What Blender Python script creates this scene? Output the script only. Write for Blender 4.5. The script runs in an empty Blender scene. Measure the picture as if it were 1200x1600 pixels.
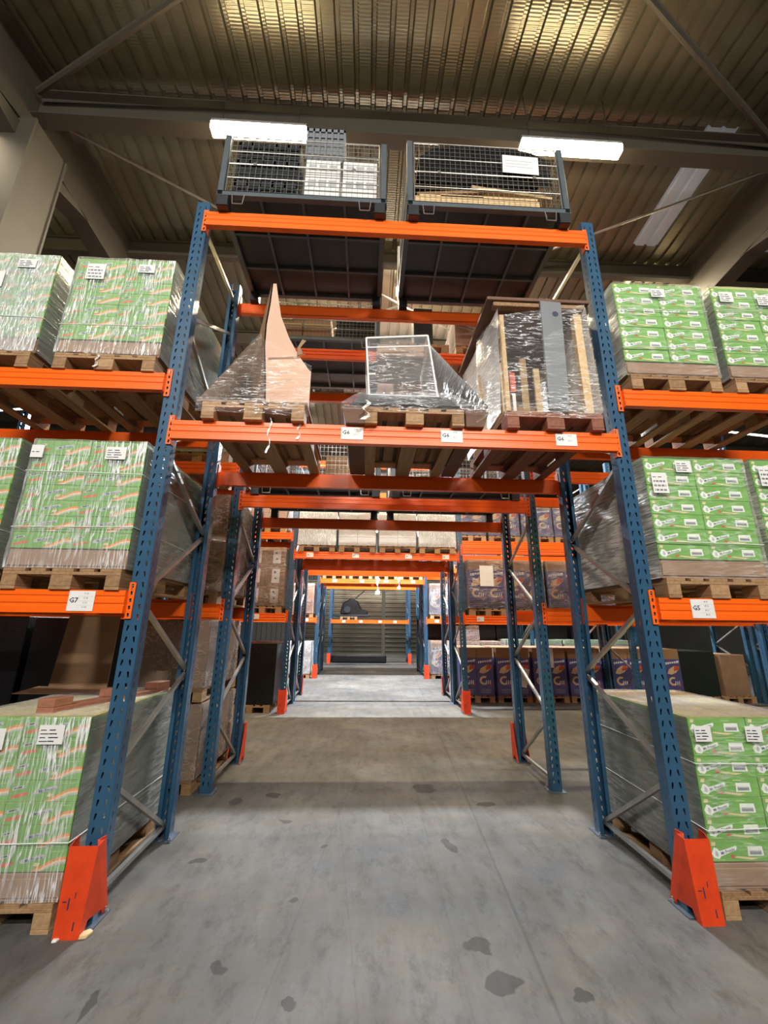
import bpy, bmesh, math, random
from mathutils import Vector, Matrix, noise
random.seed(7)
S = bpy.context.scene
# ------------------------------------------------------------------ camera
CAM = (-0.2449, -3.0059, 1.7118)
PITCH, ROLL, YAW = 0.2715, 0.0106, 0.0432
cd = bpy.data.cameras.new('camera'); cam = bpy.data.objects.new('camera', cd); S.collection.objects.link(cam)
F = Vector((math.sin(YAW)*math.cos(PITCH), math.cos(YAW)*math.cos(PITCH), math.sin(PITCH)))
rt = Vector((math.cos(YAW), -math.sin(YAW), 0)); up = rt.cross(F)
R_ = math.cos(ROLL)*rt + math.sin(ROLL)*up; U_ = -math.sin(ROLL)*rt + math.cos(ROLL)*up
cam.matrix_world = Matrix(((R_.x, U_.x, -F.x, CAM[0]), (R_.y, U_.y, -F.y, CAM[1]), (R_.z, U_.z, -F.z, CAM[2]), (0, 0, 0, 1)))
cd.sensor_fit = 'HORIZONTAL'; cd.sensor_width = 36.0; cd.lens = 633.16/1200*36.0
cd.clip_start = 0.05; cd.clip_end = 200
S.camera = cam
# ------------------------------------------------------------------ world and exposure
w = bpy.data.worlds.new('world'); S.world = w; w.use_nodes = True
bg = w.node_tree.nodes['Background']; bg.inputs[0].default_value = (0.78, 0.80, 0.84, 1); bg.inputs[1].default_value = 0.09
S.view_settings.view_transform = 'Standard'; S.view_settings.look = 'None'
S.view_settings.exposure = 0.12; S.view_settings.gamma = 1.0; S.view_settings.use_curve_mapping = False
S.cycles.max_bounces = 7; S.cycles.transparent_max_bounces = 24; S.cycles.caustics_reflective = False; S.cycles.caustics_refractive = False
S.cycles.sample_clamp_indirect = 4.0
WARM = (1.0, 0.86, 0.62); NEUT = (1.0, 0.95, 0.88); COOL = (0.86, 0.93, 1.0)
# lamps: (x, y, z, colour, watts, length).  each is a real tube fitting with its own light
LAMPS = [
 (-1.90, 1.20, 8.50, WARM, 70, 1.34, 'leftmost lit tube lamp under the ridge, behind the left wire cage'),
 (2.64, 1.20, 8.54, WARM, 70, 1.50, 'lit tube lamp under the ridge, above the right wire cage'),
 (-6.6, 1.0, 8.5, WARM, 70, 1.5, 'lit tube lamp beside the grey column at the left edge'),
 (-3.0, -7.6, 8.0, NEUT, 660, 1.5, 'tube lamp over the near aisle, left side'),
 (2.8, -7.6, 8.0, NEUT, 660, 1.5, 'tube lamp over the near aisle, right side'),
 (0.0, -8.4, 6.6, NEUT, 260, 1.5, 'tube lamp over the near aisle, behind the viewer'),
 (-1.55, 4.45, 8.98, WARM, 360, 1.5, 'tube lamp over the second aisle, left of the middle'),
 (1.05, 4.45, 8.98, WARM, 360, 1.5, 'tube lamp over the second aisle, middle'),
 (6.6, 4.45, 8.98, WARM, 460, 1.5, 'tube lamp over the second aisle, right side'),
 (-3.0, 9.75, 8.2, COOL, 520, 1.5, 'tube lamp over the third aisle, left side'),
 (0.6, 9.75, 8.2, COOL, 2400, 1.5, 'tube lamp over the third aisle, middle'),
 (5.6, 9.75, 8.2, COOL, 420, 1.5, 'tube lamp over the third aisle, right side'),
 (-0.5, 15.2, 7.7, NEUT, 60, 1.5, 'tube lamp over the far aisle before the shutter'),
 (1.0, 20.5, 7.1, NEUT, 170, 1.5, 'tube lamp over the far bay by the shutter'),
]
# ------------------------------------------------------------------ materials
def nm(name):
    m = bpy.data.materials.new(name); m.use_nodes = True
    nt = m.node_tree; return m, nt, nt.nodes['Principled BSDF']
def N(nt, t, **k):
    n = nt.nodes.new(t)
    for a, v in k.items(): setattr(n, a, v)
    return n
def setin(n, **k):
    for a, v in k.items(): n.inputs[a.replace('_', ' ')].default_value = v
def ramp(nt, src, stops):
    r = N(nt, 'ShaderNodeValToRGB'); e = r.color_ramp.elements
    while len(e) < len(stops): e.new(0.5)
    for q, (p, c) in zip(e, stops): q.position = p; q.color = (*c, 1) if len(c) == 3 else c
    nt.links.new(src, r.inputs[0]); return r.outputs[0]
def coords(nt, scale=(1, 1, 1), rot=(0, 0, 0), kind='Object'):
    tc = N(nt, 'ShaderNodeTexCoord'); mp = N(nt, 'ShaderNodeMapping')
    mp.inputs['Scale'].default_value = scale; mp.inputs['Rotation'].default_value = rot
    nt.links.new(tc.outputs[kind], mp.inputs[0]); return mp.outputs[0]
def noise_tex(nt, vec, scale, detail=3, rough=.5):
    n = N(nt, 'ShaderNodeTexNoise'); setin(n, Scale=scale, Detail=detail, Roughness=rough)
    nt.links.new(vec, n.inputs['Vector']); return n.outputs[0]
def bump(nt, src, p, strength, dist=.01):
    b = N(nt, 'ShaderNodeBump'); setin(b, Strength=strength, Distance=dist)
    nt.links.new(src, b.inputs['Height']); nt.links.new(b.outputs[0], p.inputs['Normal'])
def paint(name, c, rough=.45, metal=0.0, vary=.12, scale=3.0, coat=0.0, bmp=0.0):
    m, nt, p = nm(name)
    v = coords(nt); f = noise_tex(nt, v, scale, 4, .6)
    lo = tuple(x*(1-vary) for x in c); hi = tuple(min(1, x*(1+vary)) for x in c)
    nt.links.new(ramp(nt, f, [(.3, lo), (.7, hi)]), p.inputs['Base Color'])
    setin(p, Roughness=rough, Metallic=metal)
    if coat: p.inputs['Coat Weight'].default_value = coat; p.inputs['Coat Roughness'].default_value = .15
    if bmp: bump(nt, noise_tex(nt, v, scale*6, 3), p, bmp)
    return m
def wood(name, a, b, rough=.75):
    m, nt, p = nm(name)
    v = coords(nt, (14, 1.2, 14)); f = noise_tex(nt, v, 2.2, 5, .65)
    oi = N(nt, 'ShaderNodeObjectInfo')
    mx = N(nt, 'ShaderNodeMath', operation='MULTIPLY_ADD'); mx.inputs[1].default_value = .35
    nt.links.new(oi.outputs['Random'], mx.inputs[0]); ad = N(nt, 'ShaderNodeMath', operation='ADD')
    nt.links.new(f, ad.inputs[0]); nt.links.new(mx.outputs[0], ad.inputs[1]); mx.inputs[2].default_value = -.17
    nt.links.new(ramp(nt, ad.outputs[0], [(.3, a), (.7, b)]), p.inputs['Base Color'])
    setin(p, Roughness=rough); bump(nt, f, p, .25)
    return m
def film(name, scale=(30, 30, 3), base=.14, streak=.55, thr=(.52, .7), tint=(.93, .94, .95), rough=.16, bmp=.6, rot=(0, 0, 0), dens=1.6):
    m, nt, p = nm(name)
    out = nt.nodes['Material Output']
    v = coords(nt, scale, rot); f = noise_tex(nt, v, dens, 3, .55); g = noise_tex(nt, coords(nt, (2.2, 2.2, 2.2)), 1.3, 2)
    sb = N(nt, 'ShaderNodeMath', operation='SUBTRACT'); nt.links.new(f, sb.inputs[0]); sb.inputs[1].default_value = .5
    ab = N(nt, 'ShaderNodeMath', operation='ABSOLUTE'); nt.links.new(sb.outputs[0], ab.inputs[0])
    st = ramp(nt, ab.outputs[0], [(0.0, (1, 1, 1)), ((thr[1]-thr[0])*.32, (0, 0, 0))])
    gg = ramp(nt, g, [(.40, (0.12, .12, .12)), (.62, (1, 1, 1))])
    mul = N(nt, 'ShaderNodeMath', operation='MULTIPLY'); nt.links.new(st, mul.inputs[0]); nt.links.new(gg, mul.inputs[1])  # white crease streaks, with lamp glints painted into the film's opacity
    fr = N(nt, 'ShaderNodeFresnel'); fr.inputs[0].default_value = 1.22
    ma = N(nt, 'ShaderNodeMath', operation='MULTIPLY_ADD'); nt.links.new(mul.outputs[0], ma.inputs[0]); ma.inputs[1].default_value = streak; ma.inputs[2].default_value = base
    ad = N(nt, 'ShaderNodeMath', operation='ADD', use_clamp=True); nt.links.new(ma.outputs[0], ad.inputs[0]); nt.links.new(fr.outputs[0], ad.inputs[1])
    setin(p, Roughness=rough); p.inputs['Base Color'].default_value = (*tint, 1); p.inputs['Specular IOR Level'].default_value = .9
    bump(nt, f, p, bmp, .02)
    tr = N(nt, 'ShaderNodeBsdfTransparent'); mix = N(nt, 'ShaderNodeMixShader')
    nt.links.new(ad.outputs[0], mix.inputs[0]); nt.links.new(tr.outputs[0], mix.inputs[1]); nt.links.new(p.outputs[0], mix.inputs[2])
    nt.links.new(mix.outputs[0], out.inputs[0]); return m
def emis(name, c, s):
    m, nt, p = nm(name); p.inputs['Base Color'].default_value = (*c, 1)
    p.inputs['Emission Color'].default_value = (*c, 1); p.inputs['Emission Strength'].default_value = s; return m

def concrete():
    m, nt, p = nm('concrete_floor'); L = nt.links
    v = coords(nt, (1, 1, 1)); n1 = noise_tex(nt, v, .7, 6, .62); n2 = noise_tex(nt, v, 6, 6, .7); n3 = noise_tex(nt, coords(nt, (6, .5, 1), (0, 0, .12)), 1.4, 5, .6)
    c1 = ramp(nt, n1, [(.32, (.090, .090, .091)), (.5, (.130, .128, .125)), (.68, (.190, .185, .175))])
    def mul(a, b, f):
        x = N(nt, 'ShaderNodeMix', data_type='RGBA', blend_type='MULTIPLY'); x.inputs[0].default_value = f
        L.new(a, x.inputs[6]); L.new(b, x.inputs[7]); return x.outputs[2]
    c = mul(c1, ramp(nt, n2, [(.3, (.80, .80, .80)), (.6, (1, 1, 1))]), .7)
    n4 = noise_tex(nt, coords(nt, (1.2, 2.6, 1), (0, 0, .2)), 1.1, 7, .72)
    c = mul(c, ramp(nt, n4, [(.42, (1, 1, 1)), (.56, (1.0, .93, .80)), (.70, (.86, .80, .68))]), .75)
    n5 = noise_tex(nt, coords(nt, (2.4, 1.2, 1), (0, 0, -.5)), 2.6, 8, .78)
    c = mul(c, ramp(nt, n5, [(.36, (.58, .58, .58)), (.50, (1, 1, 1)), (.66, (1.0, 1.0, 1.0)), (.76, (1.0, 1.0, 1.0))]), .75)
    c = mul(c, ramp(nt, n3, [(.35, (.78, .77, .76)), (.62, (1.0, 1.0, 1.0))]), .65)
    # dark stains at fixed spots on the walkway, outlines broken by noise
    sep = N(nt, 'ShaderNodeSeparateXYZ'); tc = N(nt, 'ShaderNodeTexCoord'); L.new(tc.outputs['Object'], sep.inputs[0])
    ds = N(nt, 'ShaderNodeVectorMath', operation='ADD'); nv = N(nt, 'ShaderNodeTexNoise'); setin(nv, Scale=5.0, Detail=4.0); L.new(v, nv.inputs['Vector'])
    sc = N(nt, 'ShaderNodeVectorMath', operation='SCALE'); sc.inputs['Scale'].default_value = .22; L.new(nv.outputs['Color'], sc.inputs[0])
    L.new(tc.outputs['Object'], ds.inputs[0]); L.new(sc.outputs[0], ds.inputs[1])
    spots = [(.49, -.45, .10, .085), (.43, -.23, .09, .045), (.47, .86, .045, .10), (.44, 2.02, .13, .15), (-1.13, 1.86, .07, .09), (-1.45, .66, .06, .05), (-.95, -.32, .05, .05), (-.54, -.55, .04, .05), (-1.5, 1.7, .08, .10), (-.54, .87, .03, .03), (.82, -.55, .05, .05), (-1.47, -.52, .03, .09), (1.0, 1.6, .10, .05), (-.65, .22, .03, .03), (-.9, 1.3, .07, .05)]
    acc = None
    for (x, y, rx, ry) in spots:
        s = N(nt, 'ShaderNodeVectorMath', operation='SUBTRACT'); L.new(ds.outputs[0], s.inputs[0]); s.inputs[1].default_value = (x+.11, y+.11, 0)
        q = N(nt, 'ShaderNodeVectorMath', operation='MULTIPLY'); L.new(s.outputs[0], q.inputs[0]); q.inputs[1].default_value = (1/rx, 1/ry, 0)
        ln = N(nt, 'ShaderNodeVectorMath', operation='LENGTH'); L.new(q.outputs[0], ln.inputs[0])
        if acc is None: acc = ln.outputs['Value']
        else:
            mn = N(nt, 'ShaderNodeMath', operation='MINIMUM'); L.new(acc, mn.inputs[0]); L.new(ln.outputs['Value'], mn.inputs[1]); acc = mn.outputs[0]
    c = mul(c, ramp(nt, acc, [(.85, (.42, .41, .41)), (1.1, (1, 1, 1))]), .85)
    # saw-cut joint and tyre lines along the walkway
    for (x0, sl, wd, dk) in [(.726, -.067, .007, .70), (-.30, .10, .004, .88), (-.62, -.12, .004, .85), (.30, -.02, .004, .88)]:
        a = N(nt, 'ShaderNodeMath', operation='MULTIPLY_ADD'); L.new(sep.outputs[1], a.inputs[0]); a.inputs[1].default_value = sl; a.inputs[2].default_value = -x0
        b = N(nt, 'ShaderNodeMath', operation='ADD'); L.new(sep.outputs[0], b.inputs[0]); L.new(a.outputs[0], b.inputs[1])
        ab = N(nt, 'ShaderNodeMath', operation='ABSOLUTE'); L.new(b.outputs[0], ab.inputs[0])
        dv = N(nt, 'ShaderNodeMath', operation='DIVIDE'); L.new(ab.outputs[0], dv.inputs[0]); dv.inputs[1].default_value = wd*2
        c = mul(c, ramp(nt, dv.outputs[0], [(.35, (dk,)*3), (1.0, (1, 1, 1))]), .8)
    L.new(c, p.inputs['Base Color'])
    rr = ramp(nt, n2, [(.3, (.60,)*3), (.7, (.80,)*3)]); L.new(rr, p.inputs['Roughness']); p.inputs['Specular IOR Level'].default_value = .22
    bump(nt, n2, p, .12, .01); return m
def deck(name, c, rough, metal):
    m, nt, p = nm(name); v = coords(nt, (1, 1, 1)); n = noise_tex(nt, v, 1.5, 4)
    lo = tuple(x*.82 for x in c); nt.links.new(ramp(nt, n, [(.3, lo), (.7, c)]), p.inputs['Base Color'])
    wv = N(nt, 'ShaderNodeTexWave', bands_direction='Y'); setin(wv, Scale=8.0, Distortion=.6); nt.links.new(v, wv.inputs['Vector'])
    setin(p, Roughness=rough, Metallic=metal); bump(nt, wv.outputs['Fac'], p, .10, .01); return m

M = {}
M['blue'] = paint('blue_paint', (.026, .088, .165), .33, 0, .12, 6, .35)
M['orange'] = paint('orange_paint', (1.0, .135, .003), .40, 0, .06, 2.5, .10)
M['redor'] = paint('red_orange_paint', (.72, .055, .008), .5, 0, .16, 9)
M['galv'] = paint('galvanised_steel', (.42, .41, .38), .38, .75, .12, 8)
M['plate'] = paint('footplate_steel', (.16, .20, .25), .4, .6, .1, 8)
M['dark'] = paint('dark_paint', (.022, .026, .03), .42, .1, .2, 5)
M['cage'] = paint('cage_grey_paint', (.085, .105, .12), .45, .2, .15, 6)
M['wire'] = paint('zinc_wire', (.36, .35, .32), .35, .7, .1, 10)
M['wood'] = wood('pallet_wood', (.25, .14, .065), (.46, .285, .145))
M['wood2'] = wood('pale_timber', (.52, .35, .17), (.74, .54, .29))
M['redwood'] = wood('red_stained_wood', (.20, .07, .04), (.33, .135, .08))
M['board'] = paint('brown_cardboard', (.34, .20, .11), .85, 0, .12, 3)
M['tray'] = paint('slip_tray_cardboard', (.30, .185, .11), .8, 0, .14, 4)
M['pinkboard'] = paint('pale_cardboard', (.66, .44, .32), .82, 0, .08, 3)
M['greycard'] = paint('grey_board', (.17, .185, .20), .55, 0, .06, 5)
M['green'] = paint('green_carton', (.155, .375, .065), .42, 0, .12, 9)
M['greend'] = paint('carton_seam', (.05, .14, .035), .7, 0, .1, 9)
M['kraft'] = paint('carton_lid', (.66, .60, .26), .6, 0, .12, 4)
M['white'] = paint('white_print', (.80, .80, .78), .55, 0, .03, 4)
M['lgrey'] = paint('light_grey_print', (.44, .45, .47), .6, 0, .1, 30)
M['ink'] = paint('dark_ink', (.022, .03, .07), .6, 0, .1, 4)
M['inkb'] = paint('blue_ink', (.04, .07, .20), .6, 0, .1, 4)
M['red'] = paint('red_print', (.60, .09, .03), .6, 0, .2, 20)
M['orp'] = paint('orange_print', (.80, .24, .05), .6, 0, .2, 20)
M['cream'] = paint('cream_print', (.72, .55, .32), .6, 0, .15, 12)
M['palegr'] = paint('pale_green_print', (.38, .58, .20), .6, 0, .1, 12)
M['purple'] = paint('purple_carton', (.095, .09, .27), .4, 0, .15, 7)
M['black'] = paint('black_plastic', (.006, .006, .007), .34, 0, .2, 6, 0, .5)
M['dbrown'] = paint('dark_brown_cardboard', (.15, .078, .05), .75, 0, .14, 4)
M['dgreen'] = paint('dark_green_cover', (.006, .014, .009), .6, 0, .2, 6)
M['steelgrey'] = paint('grey_steel_paint', (.07, .06, .044), .65, 0, .08, 1.0)
M['conc'] = concrete()
M['deck'] = deck('corrugated_deck', (.225, .212, .148), .23, .5)
M['deck_lit'] = deck('corrugated_lit_deck', (.62, .62, .58), .5, .15)  # paler copy of the deck: lamplight on the far roof put into colour
M['wallm'] = deck('wall_cladding', (.07, .068, .058), .5, .3)
M['shutter'] = deck('shutter_steel', (.17, .165, .125), .25, .8)
M['glass_pane'] = film('glass_pane', (1, 1, 1), .03, .03, rough=.04, bmp=.05, tint=(.8, .82, .84))
M['film_v'] = film('film_vertical', (26, 26, 1.9), .12, .95, (.50, .68), bmp=.9)
M['film_v2'] = film('film_glossy', (22, 22, 5), .34, .60, (.42, .64), bmp=1.0, tint=(.86, .90, .92))
M['film_h'] = film('film_soft', (2.5, 2.5, 14), .045, .32, (.56, .74), bmp=.5)
M['film_d'] = film('film_diagonal', (1.5, 2.2, 24), .34, .95, (.40, .95), tint=(.84, .82, .75), rot=(.45, 0, 0), bmp=1.0)
M['film_g'] = film('film_grey', (2, 2, 13), .42, .35, (.48, .66), tint=(.50, .52, .48), rot=(-.25, 0, 0), bmp=.6)
M['film_c'] = film('film_crumpled', (3.0, 3.0, 20), .03, .80, (.50, .60), bmp=1.0, dens=1.7, rot=(.1, .38, 0))
M['film_p'] = film('film_pinkish', (6, 6, 9), .30, .50, (.50, .66), tint=(.62, .50, .44), bmp=.9)
M['film_e'] = paint('film_rolled_edge', (.78, .79, .76), .2, 0, .08, 20, .5)
M['lamp'] = emis('lamp_glow', (1.0, .80, .50), 55.0)
M['lampc'] = emis('lamp_glow_neutral', (1.0, .93, .82), 60.0)
M['skylight'] = emis('skylight_sheet', (.42, .47, .52), .10)

# ------------------------------------------------------------------ mesh builder
FONT = {}
def text_geo(s):
    if s not in FONT:
        cu = bpy.data.curves.new('t', 'FONT'); cu.body = s; cu.size = 1.0; cu.resolution_u = 1; cu.offset = .015
        o = bpy.data.objects.new('t', cu); S.collection.objects.link(o)
        me = bpy.data.meshes.new_from_object(o.evaluated_get(bpy.context.evaluated_depsgraph_get()))
        vs = [v.co.copy() for v in me.vertices]; fs = [tuple(p.vertices) for p in me.polygons]
        wdt = max(v.x for v in vs); bpy.data.objects.remove(o); bpy.data.meshes.remove(me); bpy.data.curves.remove(cu)
        FONT[s] = (vs, fs, wdt)
    return FONT[s]
class B:
    def __init__(s): s.v = []; s.f = []; s.m = []
    def add(s, vs, fs, m=0):
        o = len(s.v); s.v += [tuple(x) for x in vs]; s.f += [tuple(i+o for i in f) for f in fs]; s.m += [m]*len(fs); return s
    def box(s, x0, x1, y0, y1, z0, z1, m=0, tf=None):
        vs = [(x, y, z) for z in (z0, z1) for y in (y0, y1) for x in (x0, x1)]
        if tf: vs = [tf(Vector(v)) for v in vs]
        return s.add(vs, [(0, 2, 3, 1), (4, 5, 7, 6), (0, 1, 5, 4), (2, 6, 7, 3), (0, 4, 6, 2), (1, 3, 7, 5)], m)
    def poly(s, pts, m=0): return s.add(pts, [tuple(range(len(pts)))], m)
    def slab(s, pts, d, m=0):           # polygon extruded by vector d
        n = len(pts); d = Vector(d); a = [Vector(p) for p in pts]; b = [p+d for p in a]
        return s.add(a+b, [tuple(range(n))[::-1], tuple(range(n, 2*n))]+[(i, (i+1) % n, (i+1) % n+n, i+n) for i in range(n)], m)
    def tube(s, p, q, r, n=6, m=0):
        p, q = Vector(p), Vector(q); d = (q-p).normalized(); a = d.orthogonal().normalized(); b = d.cross(a)
        vs = [c+(a*math.cos(2*math.pi*i/n)+b*math.sin(2*math.pi*i/n))*r for c in (p, q) for i in range(n)]
        return s.add(vs, [(i, (i+1) % n, (i+1) % n+n, i+n) for i in range(n)]+[tuple(range(n))[::-1], tuple(range(n, 2*n))], m)
    def bar(s, p, q, w, h, m=0):        # rectangular bar, h along z-ish
        p, q = Vector(p), Vector(q); d = (q-p).normalized(); u = Vector((1, 0, 0)) if abs(d.x) < .9 else Vector((0, 1, 0))
        a = d.cross(u).normalized()*h/2; b = d.cross(a).normalized()*w/2
        vs = [c+sa*a+sb*b for c in (p, q) for sa, sb in ((-1, -1), (1, -1), (1, 1), (-1, 1))]
        return s.add(vs, [(0, 1, 2, 3), (7, 6, 5, 4), (0, 4, 5, 1), (1, 5, 6, 2), (2, 6, 7, 3), (3, 7, 4, 0)], m)
    def text(s, st, size, org, ang=0.0, m=0, ax=((1, 0, 0), (0, 0, 1)), width=None):
        vs, fs, wd = text_geo(st); sx = size if width is None else width/wd; o = Vector(org); X, Y = Vector(ax[0]), Vector(ax[1]); c, n = math.cos(ang), math.sin(ang)
        return s.add([o+X*(v.x*sx*c-v.y*size*n)+Y*(v.x*sx*n+v.y*size*c) for v in vs], fs, m)
    def grid(s, fn, nu, nv, m=0):
        vs = [fn(i/nu, j/nv) for j in range(nv+1) for i in range(nu+1)]
        return s.add(vs, [(j*(nu+1)+i, j*(nu+1)+i+1, (j+1)*(nu+1)+i+1, (j+1)*(nu+1)+i) for j in range(nv) for i in range(nu)], m)
    def mesh(s, name, mats, bevel=0, smooth=False, solid=0):
        me = bpy.data.meshes.new(name); me.from_pydata(s.v, [], s.f)
        if isinstance(mats, str): mats = [mats]
        for k in mats: me.materials.append(M[k])
        me.polygons.foreach_set('material_index', s.m); me.update()
        if bevel or solid:
            bm = bmesh.new(); bm.from_mesh(me)
            if solid: bmesh.ops.solidify(bm, geom=bm.faces[:], thickness=solid)
            if bevel:
                bmesh.ops.bevel(bm, geom=[e for e in bm.edges if len(e.link_faces) == 2 and e.calc_face_angle(0) > .7], offset=bevel, segments=1, affect='EDGES', clamp_overlap=True)
            bm.to_mesh(me); bm.free()
        if smooth: me.polygons.foreach_set('use_smooth', [True]*len(me.polygons))
        return me
def ob(name, me, parent=None, loc=(0, 0, 0), rz=0, label=None, cat=None, group=None, kind=None):
    o = bpy.data.objects.new(name, me); S.collection.objects.link(o); o.location = loc
    if rz: o.rotation_euler.z = rz
    if parent: o.parent = parent
    for k, v in (('label', label), ('category', cat), ('group', group), ('kind', kind)):
        if v: o[k] = v
    return o
ORD = ['top', 'second', 'third', 'fourth', 'fifth', 'sixth', 'bottom']
DP = ['front', 'mid', 'rear']
# ------------------------------------------------------------------ structure: floor, roof, walls
ob('floor', B().box(-16, 18, -9, 23.2, -.2, 0).mesh('floor', 'conc'), kind='structure')
RY, RZ, SL = 1.45, 9.62, .10
def roofz(y): return RZ-SL*abs(y-RY)
def corr(x0, x1, y0, y1, skip=None):
    b = B(); prof = []; x = x0; p = .25
    while x < x1:
        prof += [(x, 0), (x+.165, 0), (x+.185, .045), (x+.23, .045)]; x += p
    prof.append((x, 0))
    n = max(1, int(round((y1-y0)/2)))
    for k in range(n):
        ya, yb = y0+(y1-y0)*k/n, y0+(y1-y0)*(k+1)/n
        vs = [(px, ya, roofz(ya)+pz) for px, pz in prof]+[(px, yb, roofz(yb)+pz) for px, pz in prof]; m = len(prof)
        fs = [(i, i+1, i+1+m, i+m) for i in range(m-1)]
        b.add(vs, fs)
        if skip: b.m[-len(fs):] = [1 if skip(prof[i][0]+.05, (ya+yb)/2) else 0 for i in range(m-1)]
    return b
ob('ceiling', corr(-16, 18, -9, RY).mesh('ceiling', 'deck'), kind='structure')
sky = lambda x, y: (5.05 < x < 5.75 or 7.3 < x < 8.3) and 1.4 < y < 3.9
lit_roof = lambda x, y: -1.2 < x < 2.2 and y > 5.5  # far roof strip where lamplight is painted as paler deck
bb = corr(-16, 18, RY, 23.2, lambda x, y: sky(x, y) or lit_roof(x, y))
for i, f in enumerate(bb.f):
    if bb.m[i] == 1:
        cx = bb.v[f[0]][0]; 
        if cx < 4: bb.m[i] = 2
ob('ceiling', bb.mesh('ceiling', ['deck', 'skylight', 'deck_lit']), kind='structure')
def ibeam_x(x0, x1, y, z1, h, w):
    b = B(); b.box(x0, x1, y-w/2, y+w/2, z1-.02, z1).box(x0, x1, y-w/2, y+w/2, z1-h, z1-h+.02).box(x0, x1, y-.008, y+.008, z1-h+.02, z1-.02); return b
ob('trim_1', ibeam_x(-16, 18, RY+.02, 9.36, .49, .22).mesh('ridge_beam', 'steelgrey'), kind='structure')
k = 2
for y in (-2.5, 3.85, 6.2, 8.6, 11.0, 13.4, 15.8, 18.2, 20.6):
    ob('trim_%d' % k, ibeam_x(-16, 18, y, roofz(y)-.03, .36, .12).mesh('purlin', 'steelgrey'), kind='structure'); k += 1
def rafter(x, name):
    b = B()
    for (ya, yb) in ((-9, RY), (RY, 23.2)):
        za, zb = roofz(ya)-.04, roofz(yb)-.04
        for (dx, t0, t1) in ((.16, 0, .025), (.16, 1.125, 1.15), (.008, .025, 1.125)):
            vs = [(x+sx*dx, yy, zz-t) for yy, zz in ((ya, za), (yb, zb)) for sx, t in ((-1, t0), (1, t0), (1, t1), (-1, t1))]
            b.add(vs, [(0, 1, 2, 3), (7, 6, 5, 4), (0, 4, 5, 1), (1, 5, 6, 2), (2, 6, 7, 3), (3, 7, 4, 0)])
    # the haunch plates that thicken the rafter round the column head
    b.slab([(x-.16, RY-1.2, roofz(RY-1.2)-1.15), (x-.16, RY, RZ-1.6), (x-.16, RY+1.2, roofz(RY+1.2)-1.15)], (.32, 0, 0))
    ob(name, b.mesh('rafter', 'steelgrey'), kind='structure')
rafter(-5.3, 'trim_20'); rafter(6.7, 'trim_21')
for i, x in enumerate((-5.13, 6.75)):
    b = B(); b.box(x-.35, x+.35, RY-.30, RY-.27, 0, RZ-1.2).box(x-.35, x+.35, RY+.27, RY+.30, 0, RZ-1.2).box(x+.30, x+.33, RY-.27, RY+.27, 0, RZ-1.2)
    if i == 0: ob('trim_30', b.mesh('column', 'steelgrey'), kind='structure', loc=(-.15, 0, 0))
for i, (p, q) in enumerate((((-5.2, 1.7, 9.2), (6.4, 8.0, 8.55)), ((6.5, 1.7, 9.2), (-5.2, 7.6, 8.6)), ((-5.2, 1.3, 9.2), (6.0, -3.6, 8.8)), ((6.3, 1.45, 9.2), (-4.4, -3.6, 8.8)))):
    r = .022 if i < 2 else .045
    ob('roof_brace', B().tube(p, q, r, 8).mesh('roof_brace', 'galv' if i < 2 else 'steelgrey'), cat='brace',
       label=['thin steel roof tie crossing from the left column towards the far right', 'thin steel roof tie running down left from the right rafter', 'dim steel roof tube rising out at the top left of the roof', 'dark steel roof tube crossing the top right corner'][i], group='ties under the roof')
# walls
def wallcorr(x0, x1, y, z0, z1, horiz=True, amp=.03, p=.18):
    b = B(); prof = []; a = z0 if horiz else x0; e = z1 if horiz else x1
    while a < e: prof += [(a, 0), (a+p*.5, 0), (a+p*.62, -amp), (a+p*.88, -amp)]; a += p
    prof.append((a, 0)); m = len(prof)
    if horiz: vs = [(x, y+d, t) for x in (x0, x1) for t, d in prof]
    else: vs = [(t, y+d, z) for z in (z0, z1) for t, d in prof]
    return b.add(vs, [(i, i+1, i+1+m, i+m) for i in range(m-1)])
ob('wall_back', wallcorr(-16, 18, 23.1, 0, 7.6, False, .03, .3).mesh('wall', 'wallm'), kind='structure')
for s_, x in (('left', -16), ('right', 18)):
    ob('wall_'+s_, B().box(x-.1, x, -9, 23.2, 0, 9).mesh('wall', 'wallm'), kind='structure')
d_ = ob('door_1', wallcorr(-4.0, .82, 22.9, .0, 4.3, True, .07, .26).mesh('shutter', 'shutter'), kind='structure')
d_ = ob('door_2', wallcorr(.98, 4.6, 22.9, .0, 4.3, True, .09, .26).mesh('shutter', 'shutter'), kind='structure')
ob('trim_40', B().box(.80, 1.0, 22.75, 22.95, 0, 4.4).mesh('door_post', 'steelgrey'), kind='structure')
# ------------------------------------------------------------------ lamps
for (x, y, z, c, W, L, lab) in LAMPS:
    e = ob('tube_lamp', None, loc=(x, y, z), label=lab, cat='lamp', group='tube lamps under the roof')
    ob('housing', B().box(-L/2, L/2, -.075, .075, .032, .085).mesh('housing', 'greycard'), e)
    ob('diffuser', B().slab([(-L/2, -.085, .03), (-L/2, -.07, -.085), (-L/2, .07, -.085), (-L/2, .085, .03)], (L, 0, 0)).mesh('diffuser', 'lamp' if c is WARM else 'lampc', .008), e)
    b = B()
    for sx in (-.4, .4): b.tube((sx*L, 0, .08), (sx*L*1.05, 0, roofz(y)-z), .006, 5)
    ob('hanger', b.mesh('hanger', 'dark'), e)
    ld = bpy.data.lights.new('tube_light', 'AREA'); ld.shape = 'RECTANGLE'; ld.size = L; ld.size_y = .10; ld.energy = W; ld.color = c
    lo = bpy.data.objects.new('tube_light', ld); S.collection.objects.link(lo); lo.parent = e; lo.location = (0, 0, -.10)
    if y < -3: lo.rotation_euler.x = math.radians(48)      # light tilted on purpose to brighten the rack faces; the fittings stay level
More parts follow.
